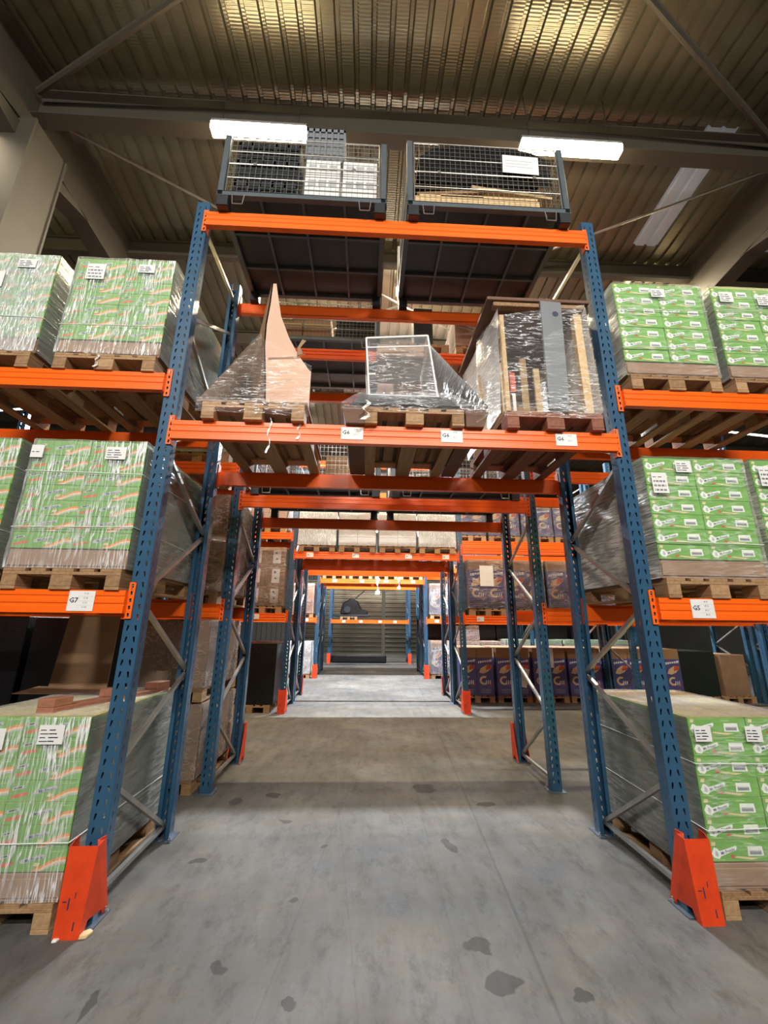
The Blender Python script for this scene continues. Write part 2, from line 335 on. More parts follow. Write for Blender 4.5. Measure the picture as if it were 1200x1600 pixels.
# ------------------------------------------------------------------ rack frames
PW, PD, PH = .115, .085, 5.57      # upright width, depth, height
def upright_mesh(slots=True):
    b = B(); hw = PW/2
    def strip(fn, x0, x1, hole=None):
        if hole is None: b.poly([fn(x0, 0), fn(x1, 0), fn(x1, PH), fn(x0, PH)]); return
        pit, hh, sl, z0 = hole; n = int((PH-z0)/pit)
        b.poly([fn(x0, 0), fn(x1, 0), fn(x1, z0), fn(x0, z0)]); b.poly([fn(x0, z0+n*pit), fn(x1, z0+n*pit), fn(x1, PH), fn(x0, PH)])
        for k in range(n):
            a = z0+k*pit; c = a+pit; mz = (a+c)/2; xm = (x0+x1)/2; hwid = (x1-x0)*.24
            q = [(xm-hwid*.55-sl, mz-hh), (xm+hwid*.55-sl, mz-hh), (xm+hwid+sl, mz+hh*.7), (xm+hwid*.5+sl, mz+hh), (xm-hwid*.5+sl, mz+hh), (xm-hwid+sl, mz+hh*.7)]
            o = [(x0, a), (x1, a), (x1, c), (x0, c)]
            P = [fn(*t) for t in o+q]
            b.add(P, [(0, 1, 5, 4), (1, 2, 6, 5), (2, 7, 6), (2, 3, 8, 7), (3, 9, 8), (3, 0, 4, 9)])
    fr = lambda u, z: (u, 0, z)
    strip(fr, -hw, -hw+.014); strip(fr, -hw+.014, -.012, (.075, .019, .003, .06)); strip(fr, -.012, .012); strip(fr, .012, hw-.014, (.075, .019, -.003, .06)); strip(fr, hw-.014, hw)
    for s_ in (-1, 1):
        sd = lambda u, z, s_=s_: (s_*hw, u, z)
        strip(sd, 0, .022); strip(sd, .022, .042, (.075, .018, 0, .06)); strip(sd, .042, PD)
        bk = lambda u, z, s_=s_: (s_*(hw-u), PD, z); strip(bk, 0, .032)
    return b.mesh('upright', 'blue', solid=-.0022)
UP = upright_mesh()
FP = B().box(-.09, .09, -.05, .13, 0, .008).mesh('footplate', 'plate')
BOLT = B().tube((0, 0, .008), (0, 0, .020), .012, 6).tube((0, 0, .020), (0, 0, .034), .006, 8).mesh('anchor_bolt', 'galv')
DEP = 1.05
def brace_mesh(za, zb, ya=.07, yb=DEP-.07):
    p = Vector((0, ya, za)); q = Vector((0, yb, zb)); b = B(); b.bar(p, q, .03, .03)
    return b.mesh('brace', 'galv')
BR = []
fz = [.74, 1.89, 3.08, 4.28]; rz_ = [.08, 1.30, 2.54, 3.72, 4.92]
for i in range(4): BR += [(fz[i]-.04, rz_[i]+.02), (fz[i]+.04, rz_[i+1]-.03)]
BR += [(5.35, 5.35), (.10, .10)]
BRM = [brace_mesh(a, b2) for a, b2 in BR]
def frame(x, y, lab, plates=True):
    e = ob('upright_frame', None, loc=(x, y, 0), label=lab, cat='rack frame', group='blue rack frames')
    ob('post', UP, e); o = ob('post', UP, e, loc=(0, DEP, 0), rz=math.pi)
    f1 = ob('footplate', FP, e); f2 = ob('footplate', FP, e, loc=(0, DEP, 0), rz=math.pi)
    if y < 3 and abs(x) < 2:
        for f_ in (f1, f2):
            for bx in (-.074, .074): ob('anchor_bolt', BOLT, f_, loc=(bx, .105, 0))
    for m in BRM: ob('brace', m, e)
    return e
ROWN = {1: 'nearest rack row', 2: 'second rack row', 3: 'third rack row', 4: 'fourth rack row', 5: 'fifth rack row', 6: 'sixth rack row', 7: 'last rack row'}
RYF = {1: 0, 2: 1.90, 3: 5.93, 4: 7.10, 5: 11.38, 6: 12.60, 7: 16.75}
XS = {1: (-5.56, -1.86, 1.86, 5.56), 2: (-5.56, -1.86, 1.86, 5.56), 3: (-5.56, -1.86, 1.86, 5.56, 9.26), 4: (-5.56, -1.86, 1.86, 5.56, 9.26), 5: (-5.56, -1.86, 1.86, 5.56, 9.26), 6: (-1.86, 1.86, 5.56), 7: (-1.86, 1.86)}
XN = {-5.56: 'at the far left end of', -1.86: 'left of the walkway in', 1.86: 'right of the walkway in', 5.56: 'one bay right of the walkway in', 9.26: 'two bays right of the walkway in'}
for r, xs in XS.items():
    for x in xs: frame(x, RYF[r], 'blue perforated rack frame '+XN[x]+' the '+ROWN[r])
# ------------------------------------------------------------------ beams
BH = .155
def beam_mesh(L):
    # profile in (y,z): front face with two shallow grooves, step behind for the deck
    pr = [(0, 0), (0, .045), (.006, .052), (.006, .062), (0, .069), (0, .098), (.005, .104), (.005, .113), (0, .12), (0, BH), (.032, BH), (.032, BH-.03), (.05, BH-.03), (.05, 0)]
    return B().slab([(-L/2, y, z) for y, z in pr], (L, 0, 0)).mesh('beam', 'orange')
BM = beam_mesh(3.59)
def conn_mesh():
    b = B(); b.box(-.004, 0, -.012, .05, -.035, .215)        # plate against the side of the upright
    # face plate with holes, lying on the front of the upright
    x0, x1 = -.042, 0; zs = -.035; pit = .05
    for k in range(5):
        a = zs+k*pit; c = a+pit; q = [(-.030, a+.014), (-.016, a+.010), (-.012, a+.036), (-.026, a+.040)]
        o = [(x0, a), (x1, a), (x1, c), (x0, c)]
        b.add([(u, -.008, z) for u, z in o+q], [(0, 1, 5, 4), (1, 2, 6, 5), (2, 3, 7, 6), (3, 0, 4, 7)])
    b.poly([(-.042, -.008, zs), (-.042, 0, zs), (-.042, 0, .215), (-.042, -.008, .215)])
    return b.mesh('connector', 'orange')
CM = conn_mesh()
PIN = B().tube((-.02, -.016, .19), (-.02, -.007, .19), .007, 8).bar((-.02, -.014, .19), (-.02, -.014, .165), .006, .004).mesh('lock_pin', 'galv')
def label_mesh(code, small, w=.16, h=.105):
    b = B(); b.box(0, w, -.003, 0, 0, h, 0)
    b.text(code, .048, (.008, -.0045, h*.42), 0, 1)
    for k, t in enumerate(small): b.text(t, .016, (w*.58, -.0045, h-.022-k*(h-.012)/len(small)), 0, 1)
    for k in range(1, len(small)): b.box(w*.36, w*.95, -.0035, -.003, h-.006-k*(h-.012)/len(small), h-.005-k*(h-.012)/len(small), 2)
    return b.mesh('location_label', ['white', 'ink', 'lgrey'])
LB = {'G6': label_mesh('G6', ['3 / 2', '3 / 1'], .175, .105), 'G7': label_mesh('G7', ['1 / 3', '1 / 2', '1 / 1', '1 / 0'], .175, .135), 'G5': label_mesh('G5', ['4 / 3', '4 / 2', '4 / 1', '4 / 0'], .175, .135), '': B().box(0, .15, -.003, 0, 0, .10).box(.015, .06, -.004, -.003, .035, .065, 1).mesh('location_label', ['white', 'lgrey'])}
LVN = {1.925: 'lower level', 3.67: 'upper level', 3.25: 'walkway level', 5.40: 'top level', 3.42: 'middle level', 3.80: 'raised level', 3.15: 'walkway level'}
BN = {-3.71: 'left bay', 0: 'walkway bay', 3.71: 'right bay', 7.41: 'second right bay'}
def beam(r, cx, top, front=True, labels=()):
    y = RYF[r]-.052 if front else RYF[r]+DEP+.052
    e = ob('rack_beam', None, loc=(cx, y, top-BH), rz=0 if front else math.pi, cat='rack beam', group='orange rack beams', kind='thing',
           label='%s orange beam, %s of the %s, %s' % ('front' if front else 'rear', LVN[top], BN[cx], ROWN[r]))
    ob('beam_body', BM, e)
    for s_ in (-1, 1):
        c = ob('connector', CM, e, loc=(s_*-1.795, .044, 0))
        if s_ < 0: c.location.x = 1.795; c.scale.x = -1
        else: c.location.x = -1.795
        if r == 1 and front: ob('lock_pin', PIN, c)
    for code, lx in labels:
        ob('location_label', LB[code], e, loc=(lx, -.002, .012 if code in ('G7', 'G5') else .03))
def bay(r, cx, top, lf=()):
    beam(r, cx, top, True, lf); beam(r, cx, top, False)
bay(1, 0, 3.25, (('G6', -.465), ('G6', .335), ('G6', 1.275))); bay(1, 0, 5.40)
bay(1, -3.71, 1.925, (('G7', 1.42),)); bay(1, -3.71, 3.67); bay(1, 3.71, 1.925, (('G5', -1.56),)); bay(1, 3.71, 3.67)
bay(2, 0, 3.25); bay(2, 0, 5.40)
for cx in (-3.71, 3.71): bay(2, cx, 1.925); bay(2, cx, 3.67)
bay(3, 0, 3.25, tuple(('', x) for x in (-1.55, -.55, .62, 1.45))); bay(3, 0, 5.40)
bay(3, -3.71, 1.925, (('', 1.1),)); bay(3, -3.71, 3.67); bay(3, 3.71, 1.925, (('', -1.55), ('', .5))); bay(3, 3.71, 3.42); bay(3, 7.41, 1.925); bay(3, 7.41, 3.42)
bay(4, 0, 3.15); bay(4, 0, 5.40); bay(4, -3.71, 1.925); bay(4, 3.71, 3.80); bay(4, 3.71, 1.925); bay(4, 7.41, 1.925); bay(4, 7.41, 3.80)
bay(5, 0, 3.25, tuple(('', x) for x in (-1.4, -.45, .4, 1.35))); bay(5, 0, 5.40); bay(5, -3.71, 1.925, (('', 1.4),)); bay(5, -3.71, 3.25) if False else None
bay(5, 3.71, 1.925, (('', -1.55),)); bay(5, 3.71, 3.67); bay(5, 7.41, 1.925); bay(6, 0, 3.25); bay(6, 3.71, 1.925); bay(6, 3.71, 3.67)
bay(7, 0, 1.925, tuple(('', x) for x in (-1.3, -.5, .4, 1.1)))
# ------------------------------------------------------------------ column guards
def guard_mesh(w=.165):
    h = w/2; b = B(); t = .006
    # slanted front plate
    b.slab([(-h, -.05, .43), (h, -.05, .43), (h*.86, -.078, .0), (-h*.86, -.078, .0)], (0, -t, 0))
    for s_ in (-1, 1):          # side cheeks, open at the foot
        pts = [(s_*h, -.05, .43), (s_*h, .02, .44), (s_*h, .165, .015), (s_*h, .165, 0), (s_*h, .12, 0), (s_*h, .10, .04), (s_*h*.9, -.02, .055), (s_*h*.87, -.045, .0), (s_*h*.86, -.078, .0)]
        b.slab(pts, (-s_*t, 0, 0))
        b.slab([(s_*h, -.05, .43), (s_*(h-.012), -.04, .455), (s_*h, .02, .455), (s_*h, .02, .43)], (-s_*t, 0, 0))
    for (x, z, dx, dz) in ((-.02, .16, .004, .028), (-.045, .17, .012, .003), (.01, .20, .003, .014), (.03, .06, .004, .02)):
        y = -.05-.028*(.43-z)/.43-.0068; k = .065
        b.add([(x-dx, y+k*-dz*1, z-dz), (x+dx, y+k*-dz, z-dz), (x+dx, y+k*dz, z+dz), (x-dx, y+k*dz, z+dz)], [(0, 1, 2, 3)], 1)
    return b.mesh('column_guard', ['redor', 'ink'])
GM = guard_mesh()
for (x, y, rz, lab) in ((-1.875, -.03, 0, 'scraped red-orange column guard at the near left rack foot'), (1.875, -.03, 0, 'scraped red-orange column guard at the near right rack foot'),
    (-1.86, 2.98, math.pi, 'red column guard behind the second rack row, left of the walkway'), (1.86, 2.98, math.pi, 'red column guard behind the second rack row, right of the walkway'),
    (-1.86, 5.90, 0, 'red-orange column guard at the third rack row, left of the walkway'), (1.86, 5.90, 0, 'red-orange column guard at the third rack row, right of the walkway'),
    (-1.86, 8.18, math.pi, 'dark red column guard behind the fourth rack row, left side'), (1.86, 8.18, math.pi, 'dark red column guard behind the fourth rack row, right side'),
    (-1.86, 11.35, 0, 'red-orange column guard at the fifth rack row, left side'), (1.86, 11.35, 0, 'red-orange column guard at the fifth rack row, right side'),
    (-1.86, 16.72, 0, 'red column guard at the last rack row, left side'), (1.86, 16.72, 0, 'red column guard at the last rack row, right side')):
    ob('column_guard', GM, loc=(x, y, 0), rz=rz, label=lab, cat='guard', group='column guards')
for (x, y, s_, mt, lab) in ((-1.935, -.135, 1, 'white', 'small white plaster chip by the near left column guard'), (-1.805, -.115, 1.7, 'wood2', 'tan wood chip by the near left column guard')):
    b = B(); b.slab([(0, 0, 0), (.022, -.008, 0), (.04, .008, 0), (.03, .024, 0), (.008, .02, 0)], (.002, .003, .010))
    ob('debris_chip', b.mesh('chip', mt, .002), loc=(x, y, .0), rz=.5, label=lab, cat='debris').scale = (s_, s_, s_)
# ------------------------------------------------------------------ pallets
def pal_parts(mw='wood'):
    P = {}
    b = B()
    for i in range(5):
        wv = .145 if i in (0, 2, 4) else .10; cx = -.4+.0725+i*(.8-.145)/4
        b.box(cx-wv/2, cx+wv/2, 0, 1.2, .122, .144)
    for y in (0, .5275, 1.055): b.box(-.4, .4, y, y+.145, .100, .122)
    P['deck'] = b.mesh('deck', mw, .002)
    P['block'] = [(B().box(-.0725 if abs(x) < .1 else (-.05), .0725 if abs(x) < .1 else .05, 0, .145, .022, .100).mesh('block', mw, .003), (x, y, 0)) for x in (-.35, 0, .35) for y in (0, .5275, 1.055)]
    P['skid'] = [(B().box(-wd/2, wd/2, 0, 1.2, 0, .022).mesh('skid', mw, .002), (x, 0, 0)) for x, wd in ((-.35, .10), (0, .145), (.35, .10))]
    return P
PP = {'wood': pal_parts('wood'), 'redwood': pal_parts('redwood')}
def simple_pal():
    b = B()
    for i in range(5):
        wv = .145 if i in (0, 2, 4) else .10; cx = -.4+.0725+i*(.8-.145)/4; b.box(cx-wv/2, cx+wv/2, 0, 1.2, .122, .144)
    for y in (0, .5275, 1.055): b.box(-.4, .4, y, y+.145, .100, .122)
    for x in (-.34, 0, .34):
        for y in (0, .5275, 1.055): b.box(x-.06, x+.06, y, y+.145, .022, .100)
        b.box(x-.06, x+.06, 0, 1.2, 0, .022)
    return b.mesh('pallet', 'wood')
SP = simple_pal()
def pallet(x, y, z, lab, detail=True, mw='wood', group='wooden pallets', sx=1.0, rz=0.0):
    if not detail:
        o = ob('wooden_pallet', SP, loc=(x, y, z), rz=rz, label=lab, cat='pallet', group=group); o.scale.x = sx; return o
    e = ob('wooden_pallet', None, loc=(x, y, z), rz=rz, label=lab, cat='pallet', group=group); e.scale.x = sx
    P = PP[mw]; ob('deck', P['deck'], e)
    for m, l in P['block']: ob('block', m, e, loc=l)
    for m, l in P['skid']: ob('skid', m, e, loc=l)
    return e
# ------------------------------------------------------------------ green cartons
CW, CD, CH = .412, .398, .1185
def carton_mesh(var):
    b = B(); g = .0015; b.box(-CW/2+g, CW/2-g, g, CD-g, g, CH-g, 0)
    b.m[1] = 2                                    # lid
    F1, F2, F3 = -.0007+g, -.0014+g, -.0021+g
    q = lambda pts, m, y=F1: b.poly([(x, y, z) for x, z in pts], m)
    if var == 'A':
        q([(-.195, .045), (-.182, .022), (-.150, .016), (-.135, .030), (-.03, .062), (-.022, .075), (-.027, .086), (-.14, .058), (-.158, .074), (-.175, .078)], 1)
        q([(-.172, .038), (-.158, .028), (-.150, .040), (-.157, .058), (-.168, .060)], 5, F2)   # mascot area left as a plain blank shape
        b.text('Mr.Freeze', .026, (-.132, F2, .036), .27, 3, width=.098)
        q([(-.075, .022), (-.06, .018), (-.045, .024), (-.05, .036), (-.068, .038)], 4)
        q([(-.05, .022), (.06, .010), (.11, .018), (.06, .022), (-.03, .030)], 9)
        q([(-.19, .088), (-.165, .086), (-.158, .106), (-.185, .108)], 9)
        q([(.045, .030), (.150, .030), (.146, .082), (.049, .082)], 1)
        q([(.056, .037), (.138, .037), (.138, .060), (.056, .060)], 5, F2)
        for i in range(12): q([(.06+i*.0062, .039), (.0628+i*.0062, .039), (.0628+i*.0062, .053), (.06+i*.0062, .053)], 6, F3)
        q([(.03, .094), (.09, .094), (.09, .099), (.03, .099)], 8)
        q([(-.19, .010), (-.11, .008), (-.11, .013), (-.19, .014)], 8)
    else:
        q([(-.06, .050), (-.052, .040), (-.03, .043), (-.01, .050), (.075, .070), (.078, .083), (.07, .088), (-.04, .066), (-.056, .060)], 5)
        b.text('Mr.Freeze', .026, (-.03, F2, .047), .21, 3, width=.10)
        q([(.02, .03), (.05, .026), (.06, .044), (.03, .046)], 9)
        up = [(.02, .006), (.07, .026), (.11, .048), (.15, .064), (.204, .070)]
        for lo_, hi_, mt in ((.0, .012, 5), (.011, .022, 9), (.021, .036, 7)):
            pts = [(x, max(.003, z-.03+lo_)) for x, z in up]+[(x, max(.004, z-.03+hi_)) for x, z in up[::-1]]
            q(pts, mt, F1 if mt != 9 else F2)
        q([(-.19, .018), (-.10, .036), (-.09, .05), (-.12, .052), (-.19, .034)], 4)
        q([(-.19, .060), (-.12, .076), (-.122, .092), (-.19, .078)], 5)
        q([(-.18, .068), (-.135, .078), (-.137, .085), (-.18, .076)], 6, F2)
        q([(.10, .098), (.18, .10), (.18, .104), (.10, .102)], 8)
    # side print, seen obliquely
    for s_ in (-1, 1):
        x = s_*(CW/2-g+.0008)
        b.poly([(x, .08, .02), (x, .32, .05), (x, .32, .065), (x, .08, .04)], 4)
    return b.mesh('carton', ['green', 'white', 'kraft', 'inkb', 'red', 'lgrey', 'ink', 'orp', 'palegr', 'cream'])
CMESH = {'A': carton_mesh('A'), 'B': carton_mesh('B')}
def wrap_box(name, x0, x1, y0, y1, z0, z1, mat, lab, amp=.006, seed=0, mats=None, group=None, top=True, edges=True):
    # mats: [front, left, right, top]
    fr, le, ri, tp = mats or [mat]*4
    e = ob(name, None, loc=((x0+x1)/2, y0, z0), label=lab, cat='stretch wrap', group=group or 'clear stretch wraps round stacks')
    W, D, H = x1-x0, y1-y0, z1-z0
    def jit(p): 
        v = Vector(p); n = noise.noise_vector(v*9+Vector((seed*3.1, x0*2, z0)))*amp; return v+n
    b = B()
    b.grid(lambda u, v: jit((-W/2+W*u, -.006, H*v)), 16, 14, 0)
    b.grid(lambda u, v: jit((-W/2-.006, D*(1-u), H*v)), 10, 14, 1)
    b.grid(lambda u, v: jit((W/2+.006, D*u, H*v)), 10, 14, 2)
    if top: b.grid(lambda u, v: jit((-W/2+W*u, D*v, H+.006)), 8, 10, 3)
    ob('film', b.mesh('film', [fr, le, ri, tp], smooth=True), e)
    if edges:
        r = random.Random(seed+5)
        for k in range(1+seed % 2):
            z = H*(.30+.42*k)+r.uniform(-.05, .05); dz = r.uniform(-.02, .03)
            c = B()
            pts = [(-W/2-.008, D, z+dz), (-W/2-.008, 0, z), (-W/2-.004, -.010, z), (W/2+.004, -.010, z+dz), (W/2+.008, 0, z+dz), (W/2+.008, D, z-dz)]
            for p, q2 in zip(pts, pts[1:]): c.tube(p, q2, .0035, 5)
            ob('film_edge', c.mesh('film_edge', 'film_e'), e)
    return e
def paper(parent, x, z, w, h, rows=3, tilt=0.0, y=-.016, bars=False, head=None):
    b = B(); b.box(0, w, -.001, 0, 0, h, 0)
    for i in range(rows):
        zz = h-.018-(i+.5)*(h-.025)/rows
        if bars and i > 0:
            n = int(w*.8/.006); 
            for k in range(n):
                if (k*7+i) % 5 != 0: b.box(w*.1+k*.006, w*.1+k*.006+.0035, -.002, -.001, zz-.008, zz+.008, 1)
        else:
            b.box(w*.08, w*(.3+.1*(i % 2)), -.002, -.001, zz-.003, zz+.002, 1); b.box(w*.42, w*(.66+.07*(i % 3)), -.002, -.001, zz-.003, zz+.003, 1)
    if head:
        for i, t in enumerate(head): b.text(t, .03, (w*.35, -.002, h-.05-i*.05), 0, 1)
    o = ob('shipping_label', b.mesh('label', ['white', 'ink']), parent, loc=(x, y, z-.108)); o.rotation_euler.y = -tilt; return o
def green_stack(x0, zb, var, where, seed, mats, side, full_top=False, top_z=None, band=.145, near=True, papers=(), second=False):
    """seven courses of cartons, two wide; x0 = inner edge at the walkway side of the stack, side=+1 to the right"""
    r = random.Random(seed); cx = x0+side*.42
    pallet(cx, -.07, zb, 'wooden pallet under the green cartons %s' % where, True)
    tz = zb+.144
    hb = band
    ob('slip_tray', B().box(-.412, .412, .01, 1.19, 0, hb-.008).box(-.405, .405, .0, .01, .02, hb-.03, 0).mesh('tray', 'tray', .004), loc=(cx, -.055, tz), label='brown cardboard base layer under the green cartons %s' % where, cat='tray', group='cardboard base layers')
    z0 = tz+hb
    for row in range(7):
        for col in (0, 1):
            for dp in (0, 1, 2):
                inner = (col == 0) == (side > 0)
                if dp > 0 and not inner and not (full_top and row == 0): continue
                z = z0+(6-row)*(CH+.0004)
                nm_ = '%s %s %s' % ('top row' if row == 0 else 'bottom row' if row == 6 else ORD[row]+' row down,', 'left' if col == 0 else 'right', DP[dp])
                ob('carton', CMESH[var], loc=(cx+(col-.5)*(CW+.003)+r.uniform(-.002, .002), -.05+dp*(CD+.002)+r.uniform(-.004, .003), z), rz=r.uniform(-.006, .006),
                   label='green carton, %s, %s' % (nm_, where), cat='carton', group='green printed cartons')
    e = wrap_box('stretch_wrap', cx-.418, cx+.418, -.062, 1.155, tz+.003, z0+7*CH+.004, mats[0], 'clear stretch wrap around the green cartons %s' % where, seed=seed, mats=mats)
    for a in papers: paper(e, *a[:2], *a[2:4], **(a[4] if len(a) > 4 else {}))
    return e
FR = ['film_h', 'film_d', 'film_d', 'film_h']; FL = ['film_v', 'film_g', 'film_g', 'film_h']
P1 = dict(rows=4); PB = dict(rows=4, bars=True)
green_stack(1.97, 0.0, 'A', 'on the right floor pallet', 1, ['film_h', 'film_g', 'film_g', 'film_h'], 1, full_top=True, papers=((-.40, .94, .115, .095, P1), (-.045, .94, .115, .095, dict(rows=4, tilt=-.03))))
green_stack(1.97, 1.925, 'A', 'on the right beam marked G5', 2, FR, 1, papers=((-.17, .95, .13, .10, P1), (-.385, .77, .125, .17, PB)))
green_stack(1.97, 3.67, 'A', 'on the right upper shelf by the post', 3, FR, 1, papers=((-.08, .92, .13, .09, P1),))
green_stack(2.87, 1.925, 'A', 'at the right edge, lower shelf', 4, FR, 1, papers=((-.38, .85, .13, .17, PB),))
green_stack(2.90, 3.67, 'A', 'at the right edge, upper shelf', 5, ['film_h', 'film_g', 'film_g', 'film_h'], 1, papers=((-.36, .90, .13, .11, P1), (.0, .88, .13, .11, P1)))
green_stack(-1.98, 0.0, 'B', 'on the left floor pallet', 6, FL, -1, full_top=True, papers=((.12, .93, .155, .11, P1), (-.20, .90, .12, .12, P1)))
green_stack(-1.94, 1.925, 'B', 'on the left beam marked G7', 7, FL, -1, papers=((.13, .93, .15, .10, P1), (-.415, .93, .09, .10, dict(rows=1))))
green_stack(-1.98, 3.67, 'B', 'on the left upper shelf by the post', 8, ['film_v', 'film_g', 'film_g', 'film_h'], -1, papers=((.12, .93, .14, .085, P1), (-.31, .84, .155, .16, PB)))
green_stack(-2.87, 1.925, 'B', 'at the left edge, lower shelf', 9, FL, -1)
green_stack(-2.97, 3.67, 'B', 'at the left edge, upper shelf', 10, ['film_v2', 'film_g', 'film_g', 'film_h'], -1, papers=((.10, .93, .15, .09, P1), (-.30, .72, .32, .16, dict(rows=1, head=['LOT', 'CLUB']))))
# things lying on the left floor stack
TL = 1.105
e = ob('cardboard_sheet', None, loc=(-2.79, 1.02, TL+.015), label='brown folded cardboard sheet standing behind the left floor stack', cat='cardboard')
b = B(); b.slab([(-.26, 0, 0), (.25, 0, 0), (.23, .05, .64), (-.23, .05, .65)], (0, .012, 0)); ob('panel', b.mesh('panel', 'board'), e)
b = B(); b.slab([(-.40, -.20, .0), (.25, -.20, .0), (.25, 0, .012), (-.34, 0, .03)], (0, 0, .006)); ob('foot_flap', b.mesh('flap', 'board'), e)
b = B(); b.slab([(0, 0, 0), (.11, 0, 0), (.44, .95, 0), (.33, .95, 0)], (0, 0, .035)); b.slab([(0, 0, .035), (.11, 0, .035), (.15, .13, .035), (.045, .13, .035)], (0, 0, .055)); b.slab([(.145, .42, .035), (.255, .42, .035), (.30, .55, .035), (.19, .55, .035)], (0, 0, .055)); b.slab([(.285, .82, .035), (.395, .82, .035), (.44, .95, .035), (.33, .95, .035)], (0, 0, .055))
ob('pallet_skid', b.mesh('pallet_skid', 'redwood', .004), loc=(-2.42, .05, TL+.015), label='loose reddish pallet skid lying on the left floor stack', cat='wood piece')
# ------------------------------------------------------------------ generic wrapped load
def load(x, y, z, w, d, h, body, lab, filmm=None, courses=0, cols=1, detail=False, pal=True, group='wrapped loads', labelp=False, cat='wrapped load', palx=None, irregular=0.0):
    if pal: pallet(x, y, z, 'pallet under the '+lab, detail, group='wooden pallets', sx=palx or 1.0)
    zz = z+(.144 if pal else 0)
    e = ob('wrapped_load', None, loc=(x, y, zz), label=lab, cat=cat, group=group)
    b = B(); rr = random.Random(int(x*100)+int(z*77))
    n = max(1, courses)
    for i in range(n):
        for j in range(cols):
            a = -w/2+w*j/cols+.002; c = a+w/cols-.004; s1 = rr.uniform(-irregular, irregular)
            b.box(a+s1*.3, c+s1*.3, .01+s1*.3, d-.01, h*i/n+.002, h*(i+1)/n-.002)
    ob('cartons' if courses else 'core', b.mesh('core', body, .006), e)
    if filmm:
        c = B(); j = lambda p: Vector(p)+noise.noise_vector(Vector(p)*6+Vector((x, y, z)))*.012
        c.grid(lambda u, v: j((-w/2-.006+(w+.012)*u, -.006, h*v)), 10, 10).grid(lambda u, v: j((-w/2-.008, d*(1-u), h*v)), 8, 10).grid(lambda u, v: j((w/2+.008, d*u, h*v)), 8, 10).grid(lambda u, v: j((-w/2+w*u, d*v, h+.006)), 8, 6)
        ob('film', c.mesh('film', filmm, smooth=True), e)
    if labelp:
        for i in range(n):
            for jx in range(cols):
                ob('carton_label', B().box(-.085, .085, -.002, 0, -.15, .15).box(-.04, .0, -.003, -.002, .06, .10, 1).box(-.02, .02, -.003, -.002, -.07, -.04, 1).mesh('label', ['white', 'ink']), e, loc=(-w/2+w*(jx+.55)/cols, .003, h*(i+.52)/n))
    return e
# second row, left bay
load(-2.40, 1.87, 0, .84, 1.15, .72, 'tray', 'brown wrapped cartons on the floor behind the left post', 'film_p', 2, 2, True, labelp=False, irregular=.01)
load(-2.40, 1.87, .88, .80, 1.15, .72, 'board', 'brown wrapped cartons stacked on top of the floor load', 'film_p', 2, 2, True, irregular=.015)
load(-2.36, 1.87, 1.925, .84, 1.15, 1.18, 'tray', 'brown wrapped cartons on the lower shelf of the second row', 'film_p', 4, 2, True, irregular=.012)
load(-2.42, 1.87, 3.67, .8, 1.15, .9, 'board', 'wrapped cartons on the upper shelf left of the second row', 'film_g', 3, 2, False)
load(-3.45, 1.87, 0, .98, 1.15, 1.60, 'black', 'black wrapped load behind the left floor stack', None, 0, 1, False)
load(-4.5, 1.87, 0, .98, 1.15, 1.62, 'black', 'black wrapped load at the far left in the second row', None, 0, 1, False)
# third row, left bay
load(-2.5, 5.9, 0, .92, 1.15, 1.18, 'black', 'black film wrapped load beside the left walkway post', None, 0, 1, False)
load(-2.42, 5.9, 1.925, .84, 1.15, 1.26, 'board', 'brown cartons with white labels on the lower shelf, third row', 'film_h', 3, 2, False, labelp=True)
load(-3.30, 5.9, 1.925, .80, 1.15, 1.32, 'pinkboard', 'pale cardboard load left of the labelled brown cartons', 'film_h', 1, 1, False)
load(-2.45, 5.9, 3.67, .80, 1.15, .62, 'pinkboard', 'pale cartons on the upper shelf, third row left', 'film_h', 2, 2, False)
load(-3.4, 5.9, 3.67, .80, 1.15, .80, 'tray', 'brown cartons further left on the upper shelf, third row', 'film_h', 2, 2, False)
load(-3.5, 5.9, 0, .9, 1.15, 1.0, 'greycard', 'grey wrapped load left of the black one, third row', 'film_g', 0, 1, False)
# walkway level of third row: four pale wrapped pallets
for i, x in enumerate((-1.34, -.45, .45, 1.34)):
    load(x, 5.86, 3.25, .83, 1.15, .78, 'white', 'pale wrapped cartons over the third row walkway, %s pallet' % ['leftmost', 'second', 'third', 'rightmost'][i], 'film_v2' if i in (0, 3) else 'film_h', 4, 2, False, group='pale wrapped loads over the walkway')
